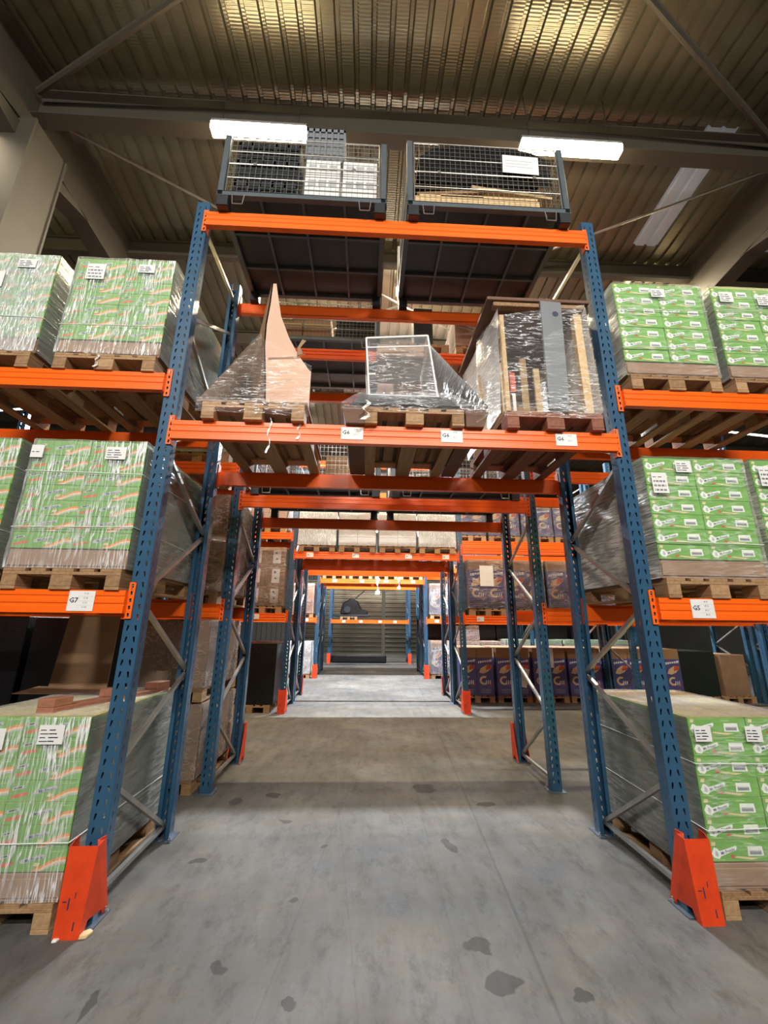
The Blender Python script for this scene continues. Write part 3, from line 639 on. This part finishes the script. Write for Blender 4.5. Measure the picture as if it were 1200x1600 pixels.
# ------------------------------------------------------------------ purple cartons
def purple_mesh(h=1.06):
    b = B(); w = .395; b.box(-w/2, w/2, 0, .58, 0, h*.78, 0).box(-w/2+.002, w/2-.002, .002, .578, h*.78, h, 1)
    q = lambda pts, m, y=-.002: b.poly([(x, y, z) for x, z in pts], m)
    q([(-.16, .70), (-.05, .725), (.17, .745), (.17, .80), (.05, .775), (-.16, .755)], 2)
    for k in range(5): b.box(-.13+k*.055, -.118+k*.055, -.004, -.002, .705+.01*k, .765+.008*k, 0)
    q([(-.15, .50), (-.05, .48), (.06, .52), (.15, .60), (.16, .66), (.05, .68), (-.10, .60)], 3)
    q([(.02, .56), (.13, .585), (.16, .64), (.10, .685), (.04, .67)], 4, -.003)
    ring = [(-.15+.30*t, 0) for t in ()]
    for k in range(9):       # curl of the printed spoon shape
        a0 = math.radians(60+k*27); a1 = math.radians(60+(k+1)*27)
        q([(-.03+.115*math.cos(a0), .33+.10*math.sin(a0)), (-.03+.065*math.cos(a0), .33+.055*math.sin(a0)), (-.03+.065*math.cos(a1), .33+.055*math.sin(a1)), (-.03+.115*math.cos(a1), .33+.10*math.sin(a1))], 3)
    for k in range(3): q([(.0+k*.045, .25), (.022+k*.045, .25), (.03+k*.045, .33), (.012+k*.045, .34)], 2, -.004)
    q([(.04, .20), (.14, .22), (.16, .28), (.13, .25)], 4)
    for k in range(3): q([(-.14, .14-k*.035), (.14, .135-k*.035), (.10, .125-k*.035), (-.10, .13-k*.035)], 5)
    return b.mesh('purple_carton', ['purple', 'board', 'white', 'cream', 'red', 'lgrey'])
PUR = purple_mesh()
def purple(x, y, z, where, filmm=None, note=None, h=1.0):
    pallet(x, y, z, 'pallet under the purple cartons, '+where, False)
    for c in (0, 1):
        for d in (0, 1):
            o = ob('purple_carton', PUR, loc=(x+(c-.5)*.4, y+.01+d*.585, z+.15), label='purple and brown food carton, %s %s, %s' % ('left' if c == 0 else 'right', 'front' if d == 0 else 'rear', where), cat='carton', group='purple food cartons'); o.scale.z = h
    if filmm:
        e = ob('stretch_wrap', None, loc=(x, y, z+.15), label='clear wrap round the purple cartons, '+where, cat='stretch wrap', group='clear stretch wraps round stacks')
        c = B(); H = 1.065*h; j = lambda p: Vector(p)+noise.noise_vector(Vector(p)*6+Vector((x, y, z)))*.012
        c.grid(lambda u, v: j((-.408+.816*u, -.006, H*v)), 10, 10).grid(lambda u, v: j((-.412, 1.2*(1-u), H*v)), 6, 10).grid(lambda u, v: j((.412, 1.2*u, H*v)), 6, 10)
        ob('film', c.mesh('film', filmm, smooth=True), e)
    if note:
        o = ob('paper_note', B().box(-note[2]/2, note[2]/2, -.003, 0, -note[3]/2, note[3]/2).mesh('note', 'white'), loc=(x+note[0], y-.008, z+note[1]), label='white paper sheet on the purple cartons, '+where, cat='paper', group='paper sheets on cartons'); o.rotation_euler.y = note[4]
PN = ['first pallet', 'second pallet', 'third pallet', 'fourth pallet']
for i, x in enumerate((2.42, 3.30, 4.18, 5.04)):
    purple(x, 7.08, 0, PN[i]+', floor, fourth row', note=(.22, .55, .22, .42, .25) if i == 1 else ((-.05, 1.0, .30, .46, 0) if i == 2 else None))
    purple(x, 5.88, 1.925, PN[i]+', lower shelf, third row', 'film_c' if i == 0 else 'film_h', note=(.0, .85, .30, .45, 0) if i == 0 else None)
    purple(x, 7.06, 3.80, PN[i]+', raised shelf, fourth row', 'film_h', note=(.33, .95, .14, .30, 0) if i == 3 else None, h=.9)
for i, x in enumerate((6.12, 7.0)): purple(x, 7.08, 0, ['first', 'second'][i]+' pallet past the post, floor, fourth row')
load(7.85, 7.08, 0, .90, 1.1, 1.02, 'dgreen', 'dark green covered load on the floor, far right of fourth row', None)
load(8.74, 7.08, 0, .62, 1.0, .95, 'tray', 'brown cartons at the right edge, floor of fourth row', None)
# fifth row
purple(2.42, 11.33, 0, 'first pallet, floor, fifth row', 'film_v'); purple(2.42, 11.33, 1.925, 'first pallet, lower shelf, fifth row', 'film_v')
for i, x in enumerate((2.36, 3.22, 4.08)): load(x, 11.33, 3.67, .80, 1.1, .9, 'purple', 'dark purple wrapped load, fifth row upper shelf, %s' % ['first', 'second', 'third'][i], 'film_h')
for i, x in enumerate((5.05, )): load(x, 11.33, 3.67, .8, 1.1, .9, 'green', 'green wrapped load on the fifth row upper shelf', 'film_h')
for i, x in enumerate((3.30, 4.13)): load(x, 11.33, 0, .80, 1.1, 1.05, 'tray', 'brown wrapped load on the floor of the fifth row, %s' % ['nearer the walkway', 'further right'][i], 'film_p')
load(3.30, 11.38, 1.202, .8, 1.0, .50, 'tray', 'grey-brown wrapped bundle stacked on the floor loads, fifth row', 'film_p', pal=False)
for i, x in enumerate((5.06, 6.15, 7.03, 7.91, 8.77)): load(x, 11.33, 0, .76, 1.1, 1.12, 'green', 'green wrapped carton stack on the fifth row floor, %s' % ['first', 'second', 'third', 'fourth', 'fifth'][i], 'film_g', 7, 2, group='green stacks on the fifth row floor')
load(-2.42, 11.33, 1.925, .80, 1.1, 1.0, 'pinkboard', 'tall pinkish carton load on the fifth row lower shelf', 'film_h'); load(-2.42, 11.33, 0, .80, 1.1, 1.0, 'lgrey', 'silver film wrapped load on the fifth row floor', 'film_v2')
load(2.42, 12.55, 1.925, .8, 1.1, .9, 'board', 'brown cartons on the sixth row lower shelf', 'film_h')
for i in range(8):
    load((2.42, 3.35, 4.3, 5.05, 6.15, 7.03, 7.91, 8.75)[i], 12.6, 0, .72, 1.0, 1.62, 'black', 'dark load on the sixth row floor, %s from the walkway' % ['first', 'second', 'third', 'fourth', 'fifth', 'sixth', 'seventh', 'eighth'][i], None, pal=True, group='dark loads on the sixth row floor')
# long wrapped goods over the fifth row walkway
for i, x in enumerate((-1.35, -.42, .48, 1.36)):
    pallet(x, 11.33, 3.25, 'wooden pallet over the fifth row walkway, %s' % ['leftmost', 'second', 'third', 'rightmost'][i], False)
    load(x, 11.33, 3.394, .82, 1.1, .5, ['greycard', 'white', 'tray', 'white'][i], '%s load over the fifth row walkway' % ['leftmost grey', 'second white', 'third brown', 'rightmost white'][i], 'film_c', pal=False)
def strand(x, y, z, L, lab, w=.02, k=1.0):
    b = B(); pts = [Vector((math.sin(i*1.1)*.012*k, -.004*i % .01, -L*i/10)) for i in range(11)]
    for i in range(10):
        ww = w*(1+.8*math.sin(i*.9)) if i < 8 else w*2.2
        p, q = pts[i], pts[i+1]
        b.slab([p+Vector((-ww/2, 0, 0)), p+Vector((ww/2, 0, 0)), q+Vector((ww/2, .002, 0)), q+Vector((-ww/2, .002, 0))], (0, .002, 0))
    ob('film_strand', b.mesh('strand', 'film_e'), loc=(x, y, z), label=lab, cat='film scrap', group='hanging film scraps')
strand(.18, 11.28, 3.34, .62, 'long twisted film scrap hanging over the fifth row walkway', .07); strand(.92, 11.28, 3.34, .42, 'short film scrap hanging over the fifth row walkway', .05)
strand(-1.03, -.062, 3.29, .30, 'thin film tail hanging over the beam below the cardboard sail', .006); strand(-.80, -.062, 3.27, .16, 'short film tail on the beam at the cardboard sail', .010)
strand(-2.45, -.09, 3.80, .12, 'white film scrap hanging from the left upper pallet', .010)
# last row: black machine on a small pallet, bundles on the floor
pallet(-1.0, 16.7, 1.925, 'small pallet under the black machine on the last row', False)
e = ob('black_machine', None, loc=(-.88, 16.8, 2.07), label='black covered machine with a raised lever on the last rack row', cat='machine')
b = B(); b.slab([(-.55, 0, .12), (.75, 0, 0), (.78, 0, .25), (.45, 0, .38), (.30, 0, .72), (-.05, 0, .85), (-.42, 0, .62)], (0, .8, 0)); ob('body', b.mesh('body', 'black', .05), e)
ob('base_tray', B().box(-.85, .85, -.02, .9, 0, .10).mesh('tray', 'dark', .02), e); ob('lever', B().tube((.1, .2, .8), (.62, .2, 1.25), .03, 8).mesh('lever', 'black'), e)
ob('wheel', B().tube((-.2, -.06, .32), (-.2, .1, .32), .16, 16).mesh('wheel', 'dark', .01), e)
for i in range(3):
    b = B(); b.box(-1.2, 1.35, 0, .5, 0, .36 if i == 0 else .3); 
    ob('wrapped_bundle', b.mesh('bundle', 'black', .06), loc=(-.55, 16.9+i*.7, 0), label='long black wrapped bundle on the floor by the shutter, %s' % ['front', 'middle', 'rear'][i], cat='bundle', group='black bundles by the shutter')
# ------------------------------------------------------------------ mesh cages
def wire_panel(w, h, pit=.05, r=.0016, rails=(0, .5, 1), m='wire'):
    b = B(); n = int(w/pit)
    for i in range(1, n): b.box(-w/2+i*w/n-r, -w/2+i*w/n+r, -r, r, 0, h)
    k = int(h/pit)
    for i in range(1, k): b.box(-w/2, w/2, -2*r-r, -r, h*i/k-r, h*i/k+r)
    for t in rails: b.tube((-w/2, 0, h*t), (w/2, 0, h*t), .0055, 6)
    for s_ in (-1, 1): b.tube((s_*w/2, 0, 0), (s_*w/2, 0, h), .0055, 6)
    return b.mesh('wire_panel', m)
def cage(x0, x1, y, z, H, lab, wires=True, group='wire mesh cages'):
    W = x1-x0; D = 1.22; e = ob('mesh_cage', None, loc=((x0+x1)/2, y, z), label=lab, cat='cage', group=group)
    zb = .125
    b = B(); b.box(-W/2, W/2, 0, D, zb+.045, zb+.055)                       # floor sheet
    ob('floor_sheet', b.mesh('floor_sheet', 'dark'), e)
    b = B()
    for yy in (0, D-.05): b.box(-W/2, W/2, yy, yy+.05, zb, zb+.05)
    for xx in (-W/2, W/2-.05): b.box(xx, xx+.05, .05, D-.05, zb, zb+.05)
    for k in range(1, 4): b.box(-W/2+W*k/4-.012, -W/2+W*k/4+.012, .05, D-.05, zb+.005, zb+.045)
    for k in range(1, 3): b.box(-W/2+.05, W/2-.05, D*k/3-.012, D*k/3+.012, zb+.01, zb+.045)
    ob('base_frame', b.mesh('base_frame', 'cage'), e)
    fm = B().box(-.05, .05, 0, .09, 0, zb).box(-.06, .06, -.006, 0, 0, .012).mesh('foot', 'dark', .006)
    for sx in (-1, 1):
        for yy in (0, D-.09): ob('foot', fm, e, loc=(sx*(W/2-.06), yy, 0))
        st = B(); a = sx*(W/2-.20); st.tube((a-.055, -.003, zb), (a-.045, -.003, .02), .005, 5).tube((a-.045, -.003, .02), (a+.045, -.003, .02), .005, 5).tube((a+.045, -.003, .02), (a+.055, -.003, zb), .005, 5)
        ob('fork_stirrup', st.mesh('stirrup', 'wire'), e)
    pm = B().box(-.028, .028, 0, .05, zb, H).mesh('corner_post', 'cage', .006)
    for sx in (-1, 1):
        for yy in (0, D-.05): ob('corner_post', pm, e, loc=(sx*(W/2-.028), yy, 0))
    if wires:
        hh = (H-zb-.08)/2
        g_ = ob('front_gate', wire_panel(W-.14, hh), e, loc=(0, .012, zb+.06))
        for lx in (-.3, .3): ob('latch', B().box(-.016, .016, -.014, -.006, -.02, .012).mesh('latch', 'wire', .002), g_, loc=(lx*W, 0, hh))
        ob('front_gate', wire_panel(W-.14, hh, rails=(0, .45, 1)), e, loc=(0, .012, zb+.06+hh+.006))
        sp = wire_panel(D-.12, 2*hh)
        for sx in (-1, 1): ob('side_panel', sp, e, loc=(sx*(W/2-.02), D/2, zb+.06), rz=math.pi/2)
        ob('rear_panel', wire_panel(W-.14, 2*hh), e, loc=(0, D-.02, zb+.06))
    return e
TB = 5.40
cage(-1.70, -.13, -.12, TB, .90, 'grey wire mesh cage on top, left, holding dark crates and white boxes')
cage(.07, 1.64, -.12, TB, .97, 'grey wire mesh cage on top, right, holding planks under a black cover')
zf = TB+.182
for i in range(3):
    for j in range(2):
        pass
def crate(x, y, z, w, d, h, lab, mat='dark', n=5, group='crates in the left cage'):
    b = B(); b.box(-w/2, w/2, 0, .01, 0, .03).box(-w/2, w/2, 0, .01, h-.04, h)
    for i in range(n+1): b.box(-w/2+(w-.02)*i/n, -w/2+(w-.02)*i/n+.02, 0, .012, 0, h)
    for i in range(1, 4): b.box(-w/2, w/2, .002, .01, h*i/4-.006, h*i/4+.006)
    b.box(-w/2, w/2, .014, d, 0, h-.01)
    ob('crate', b.mesh('crate', mat), loc=(x, y, z), label=lab, cat='crate', group=group)
for k in range(3): crate(-1.30, .0, zf+k*.272, .62, 1.0, .268, 'black slatted crate at the left in the left cage, %s' % ['bottom of three', 'middle of three', 'top of three'][k])
crate(-.755, .02, zf+.632, .40, .24, .47, 'dark grey crate rising above the middle of the left cage', 'greycard', 6)
for c in range(2):
    for k in range(3):
        b = B(); b.box(-.17, .17, 0, .26, 0, .195); 
        for i in range(3): b.box(-.14+i*.1, -.06+i*.1, -.004, 0, .05, .13, 1)
        ob('white_box', b.mesh('white_box', ['white', 'lgrey'], .006), loc=(-.76+c*.37, -.0, zf+.02+k*.205), label='white box in the left cage, %s column, %s' % (['left', 'right'][c], ['bottom', 'middle', 'top'][k]), cat='box', group='white boxes in the left cage')
        # legs of the little white racks
b = B(); 
rr = random.Random(3); used_top = 0
PL = [(-.10, .02, .00, 1.22, 0), (-.05, .14, .00, 1.28, 0), (.05, .26, .00, 1.2, 0), (-.35, .02, .032, .62, .0), (.02, .02, .048, .95, .0), (.25, .03, .098, .80, .12), (-.30, .06, .11, .75, -.10), (.10, .16, .15, 1.05, .05), (-.25, .16, .20, .80, -.14)]
NTH = ['lowest front', 'lowest middle', 'lowest rear', 'short left', 'long middle', 'sloping right', 'sloping left', 'upper long', 'topmost sloping']
for i, (x, y, z, L, t) in enumerate(PL):
    hz = .095 if i < 3 else .034
    z += 0 if i < 3 else .055
    m = B().box(-L/2, L/2, 0, .10, 0, hz).mesh('plank', 'wood2' if i != 6 and i != 8 else 'wood', .002)
    o = ob('wooden_plank', m, loc=(.85+x, y-.113, zf+.004+z+abs(t)*L*.5), label='%s plank in the heap inside the right cage' % NTH[i], cat='plank', group='planks in the right cage'); o.rotation_euler.y = t
# black cover bulging out of the right cage
b = B(); b.grid(lambda u, v: Vector((-.66+1.32*u, -.03+1.1*v, .60*(1-abs(2*u-1)**5*.35)*(1-.16*abs(2*v-1)**3)+.02*math.sin(u*17)*math.sin(v*9))), 24, 14)
for s_ in (0, 1): b.grid(lambda u, v, s_=s_: Vector((-.66+1.32*u, -.03+1.1*s_, (.60*(1-abs(2*u-1)**5*.35)*.84+.0)*v+.0)), 24, 3)
e = ob('black_cover', None, loc=(.86, -.04, zf+.32), label='black plastic cover bulging over the top of the right cage', cat='cover')
ob('sheet', b.mesh('black_cover', 'black', smooth=True), e)
c = ob('paper_sheet', B().box(0, .36, -.002, 0, 0, .235).box(.03, .30, -.003, -.002, .16, .168, 1).box(.03, .26, -.003, -.002, .12, .128, 1).box(.03, .30, -.003, -.002, .08, .088, 1).mesh('paper', ['white', 'lgrey']), loc=(1.01, -.125, TB+.60), label='white document sheet clipped on the right cage gate', cat='paper'); c.rotation_euler.y = .04
# second row cages (walkway level and top level)
cage(-1.70, -.08, 1.82, 3.25, .9, 'mesh cage over the second row walkway, left'); cage(.05, 1.70, 1.82, 3.25, .9, 'mesh cage over the second row walkway, right')
ob('brown_box', B().box(-.25, .25, 0, .5, 0, .4).mesh('brown_box', 'board', .01), loc=(-.55, 1.95, 3.45), label='brown box inside the left cage over the second row walkway', cat='box')
cage(-1.70, -.12, 1.82, TB, .75, 'dark mesh cage on the second row top level', True)
for i, x in enumerate((-1.42, -1.02)): ob('brown_carton', B().box(-.19, .19, 0, .5, 0, .5).box(-.19, .19, -.002, 0, .24, .26, 1).mesh('brown_carton', ['board', 'kraft'], .006), loc=(x, 1.90, TB+.185), label='brown carton in the second row top cage, %s' % ['left', 'right'][i], cat='carton', group='brown cartons in the second row cage')
crate(-.46, 1.88, TB+.185, .56, .8, .45, 'black crate of small parts in the second row top cage', 'black', 8)
load(1.36, 1.85, TB, .8, 1.1, .55, 'board', 'brown load with crumpled yellow film on the second row top level', 'film_c', detail=True)
load(.50, 1.85, TB, .28, .3, .62, 'black', 'black drum shaped bundle on the second row top level', None, palx=.9)
# ------------------------------------------------------------------ middle shelf, item 1: cardboard sail
ZB = 3.25
pallet(-1.16, -.10, ZB, 'pallet under the pointed cardboard sail', True)
ob('dark_board', B().box(-.42, .42, 0, 1.15, 0, .02).mesh('dark_board', 'tray', .003), loc=(-1.16, -.10, ZB+.145), label='dark board between the left pallet and the cardboard sail', cat='board')
e = ob('cardboard_sail', None, loc=(-1.16, -.02, ZB+.17), label='tall pointed pale cardboard piece wrapped in film, left on the middle shelf', cat='cardboard')
zb = ZB+.17; fx = lambda x: x+1.16; fzz = lambda z: z-zb
edgeL = [(-1.105, 3.42), (-1.125, 3.68), (-1.16, 4.00), (-1.165, 4.22), (-1.15, 4.45), (-1.145, 4.66)]
edgeR = [(-1.105, 4.66), (-1.085, 4.55), (-1.04, 4.32), (-.955, 4.10), (-.865, 3.93), (-.77, 3.79), (-.745, 3.765), (-.745, 3.42)]
pts = [(fx(x), .02, fzz(z)) for x, z in edgeL]+[(fx(x), .02, fzz(z)) for x, z in edgeR]
b = B(); b.slab(pts[::-1], (0, .012, 0)); ob('front_panel', b.mesh('front', 'pinkboard'), e)
bl = B(); back = [(-1.60, 3.42), (-1.61, 3.62), (-1.63, 3.84), (-1.62, 4.02), (-1.60, 4.16), (-1.55, 4.36)]
for i in range(5):
    (xa, za), (xb, zb2) = edgeL[i], edgeL[i+1]; (xc, zc), (xd, zd) = back[i], back[i+1]
    bl.slab([(fx(xa), .02, fzz(za)), (fx(xb), .02, fzz(zb2)), (fx(xd), .98, fzz(zd)), (fx(xc), .98, fzz(zc))], (.012, .0, 0))
ob('side_panel', bl.mesh('side', 'board'), e)
b = B(); b.slab([(fx(-1.11), .008, fzz(3.88)), (fx(-.86), .008, fzz(3.90)), (fx(-.86), .008, fzz(3.895)), (fx(-1.11), .008, fzz(3.872))], (0, .004, 0)).slab([(fx(-.86), .008, fzz(3.90)), (fx(-.80), .008, fzz(3.93)), (fx(-.80), .008, fzz(3.925)), (fx(-.86), .008, fzz(3.893))], (0, .004, 0)).slab([(fx(-.87), .006, fzz(3.91)), (fx(-.82), .006, fzz(3.925)), (fx(-.845), .006, fzz(3.99)), (fx(-.80), .006, fzz(4.06)), (fx(-.835), .006, fzz(4.07)), (fx(-.87), .006, fzz(3.99))], (0, .004, 0))
ob('torn_crease', b.mesh('crease', 'tray'), e)
def sheet(name, P, mat, lab, nu=12, nv=12, amp=.02, seed=0, group='clear stretch films', thick=False):
    """bilinear film sheet through 4 corners"""
    a, b_, c, d = [Vector(p) for p in P]; o0 = a.copy()
    def fn(u, v):
        p = a.lerp(b_, u).lerp(d.lerp(c, u), v); k = math.sin(math.pi*u)*math.sin(math.pi*v)
        return p-o0+noise.noise_vector(p*8+Vector((seed, seed, 0)))*amp*(.3+k)
    me = B().grid(fn, nu, nv).mesh('film', mat, smooth=True)
    return me, o0
def films(name, quads, mat, lab, **k):
    e = ob('stretch_wrap', None, loc=quads[0][0], label=lab, cat='stretch wrap', group='clear stretch films on the middle shelf')
    for i, q in enumerate(quads):
        me, o0 = sheet(name, q, mat, lab, seed=i*2.3, **k); ob('film', me, e, loc=o0-Vector(quads[0][0]))
    return e
films('s1', [((-1.60, -.12, 3.38), (-1.12, -.10, 3.40), (-1.17, -.03, 4.10), (-1.19, .0, 4.12)),
             ((-1.60, -.12, 3.38), (-1.19, -.02, 4.12), (-1.62, .95, 4.1), (-1.66, 1.0, 3.40)),
             ((-1.12, -.115, 3.40), (-.73, -.115, 3.40), (-.735, -.03, 3.80), (-1.16, -.03, 4.05)),
             ((-1.60, -.125, 3.30), (-.72, -.12, 3.28), (-.72, -.12, 3.42), (-1.60, -.125, 3.42))], 'film_c', 'clear film flaring from the cardboard sail down to its pallet')
# item 2: wrapped glass cabinet on folded black pack
pallet(.12, -.10, ZB, 'pallet under the wrapped glass cabinet', True)
e = ob('cardboard_underlay', None, loc=(.13, -.09, ZB+.146), label='wide brown cardboard base folded over the middle pallet', cat='cardboard')
ob('top_sheet', B().box(-.59, .60, 0, 1.15, 0, .012).mesh('base', 'dbrown', .003), e)
ob('side_flap', B().slab([(-.59, 0, 0), (-.405, 0, 0), (-.405, 0, -.145), (-.56, 0, -.145)], (0, 1.15, 0)).mesh('flap', 'dbrown', .003), e)
ob('side_flap', B().slab([(.405, 0, 0), (.60, 0, 0), (.55, 0, -.145), (.405, 0, -.145)], (0, 1.15, 0)).mesh('flap', 'dbrown', .003), e)
ob('folded_pack', B().slab([(-.47, 0, 0), (.50, 0, 0), (.40, .16, .22), (-.37, .16, .22)], (.0, .85, .0)).mesh('pack', 'black', .02), loc=(.04, -.07, ZB+.16), label='dark folded pack under film on the cardboard base', cat='pack')
e = ob('glass_cabinet', None, loc=(.03, .12, ZB+.385), label='film wrapped glass cabinet standing on the middle pallet', cat='cabinet')
def lean(p): return Vector((p[0]-.04*p[2]/.62+(.04 if p[0] > 0 else .0)*(1-p[2]/.6), p[1], p[2]*(1+.16*(p[0]+.3))))
H2 = .58; X2 = .28; D2 = .55
b = B()
for x in (-X2, X2):
    for y in (0, D2): b.tube(lean((x, y, 0)), lean((x, y, H2)), .010, 4)
for z in (0, H2):
    for y in (0, D2): b.tube(lean((-X2, y, z)), lean((X2, y, z)), .010, 4)
    for x in (-X2, X2): b.tube(lean((x, 0, z)), lean((x, D2, z)), .010, 4)
for z in (H2*.83,): b.tube(lean((-X2, 0, z)), lean((X2, 0, z)), .006, 4)
ob('frame', b.mesh('frame', 'white'), e)
for nm_, q in (('glass', [(-X2, 0, 0), (X2, 0, 0), (X2, 0, H2), (-X2, 0, H2)]), ('glass', [(-X2, D2, 0), (X2, D2, 0), (X2, D2, H2), (-X2, D2, H2)]), ('glass', [(-X2, 0, 0), (-X2, D2, 0), (-X2, D2, H2), (-X2, 0, H2)]), ('glass', [(X2, 0, 0), (X2, D2, 0), (X2, D2, H2), (X2, 0, H2)])):
    ob('glass_panel', B().slab([lean(p) for p in q], (0, .004, 0) if q[0][1] == q[1][1] else (.004, 0, 0)).mesh('glass', 'glass_pane'), e)
ob('top_box', B().box(-.22, .22, .05, .5, H2-.14, H2-.01).mesh('tb', 'tray', .01), e)
films('s2', [((-.26, .10, 3.62), (.36, .10, 3.62), (.28, .10, 4.25), (-.28, .10, 4.14)),
             ((-.26, .11, 3.62), (-.28, .11, 4.14), (-.26, .68, 4.14), (-.28, .68, 3.62)),
             ((-.47, -.115, 3.42), (.72, -.115, 3.42), (.42, .08, 3.66), (-.33, .08, 3.64)),
             ((.72, -.115, 3.42), (.74, .9, 3.42), (.30, .68, 4.1), (.29, .09, 4.15)),
             ((-.47, -.12, 3.36), (.72, -.12, 3.34), (.72, -.12, 3.42), (-.47, -.12, 3.42))], 'film_c', 'clear film skirt over the glass cabinet and dark pack')
strand(-.27, -.16, 3.42, .17, 'twisted film ribbon hanging on the middle pallet', .02, 2.0)
# item 3: timber crate frame with grey plank
pallet(1.27, -.10, ZB, 'reddish pallet under the wrapped timber crate', True, 'redwood')
e = ob('timber_crate', None, loc=(1.27, -.06, ZB+.147), label='film wrapped timber crate frame with yellow slats and a broad lid', cat='crate')
ob('post', B().box(-.385, -.345, .0, .05, 0, .98).mesh('post', 'wood2', .003), e); ob('post', B().box(.29, .36, .0, .06, 0, 1.02).mesh('post', 'wood2', .003), e)
ob('post', B().box(-.40, -.35, .95, 1.0, 0, 1.1).mesh('post', 'wood', .003), e); ob('post', B().box(.32, .38, .95, 1.0, 0, 1.1).mesh('post', 'wood', .003), e)
for x, y, z1 in ((-.26, .32, .72), (-.05, .36, .80), (-.42, .5, .7), (.14, .5, .8)): ob('slat', B().box(x-.03, x+.03, y, y+.03, 0, z1).mesh('slat', 'wood2', .003), e)
ob('red_strap', B().box(-.215, -.165, .30, .312, .40, .60).mesh('strap', 'red'), e); ob('white_tag', B().box(-.205, -.175, .298, .302, .18, .38).mesh('tag', 'white'), e)
ob('lid', B().box(-.48, .46, .0, 1.14, 1.14, 1.175).mesh('lid', 'dbrown', .004), e)
ob('lid_batten', B().box(-.42, .42, .02, .09, 1.095, 1.14).mesh('batten', 'wood', .004), e)
ob('back_sheet', B().box(-.36, .36, 1.0, 1.01, .05, 1.05).mesh('back', 'tray'), e)
ob('base_board', B().box(-.40, .40, 0, 1.15, 0, .03).mesh('bb', 'board', .003), e)
g = B(); g.slab([(-.02, 0, 0), (.155, 0, .0), (.19, .0, 1.07), (.0, .0, 1.08)], (0, .03, 0)); ob('grey_plank', g.mesh('grey_plank', 'greycard', .004), loc=(1.25, -.10, ZB+.18), label='tall grey plank with a round hole standing in the right crate', cat='plank')
pl = bpy.data.objects['grey_plank']; ob('hole', B().tube((.125, -.001, .94), (.125, .006, .94), .028, 20).mesh('hole', 'ink'), pl)
films('s3', [((.86, -.12, 3.42), (1.68, -.12, 3.42), (1.66, -.09, 4.50), (.90, -.09, 4.35)),
             ((.62, -.10, 3.28), (.86, -.115, 3.44), (.89, -.08, 4.36), (.84, .5, 4.6)),
             ((.86, .0, 3.44), (.84, 1.05, 3.44), (.83, 1.05, 4.5), (.88, -.05, 4.45)),
             ((1.68, -.10, 3.42), (1.72, 1.05, 3.42), (1.70, 1.05, 4.55), (1.68, -.06, 4.5)),
             ((.84, -.125, 3.34), (1.69, -.125, 3.34), (1.69, -.125, 3.46), (.84, -.125, 3.46))], 'film_c', 'clear film wound round the timber crate and grey plank')
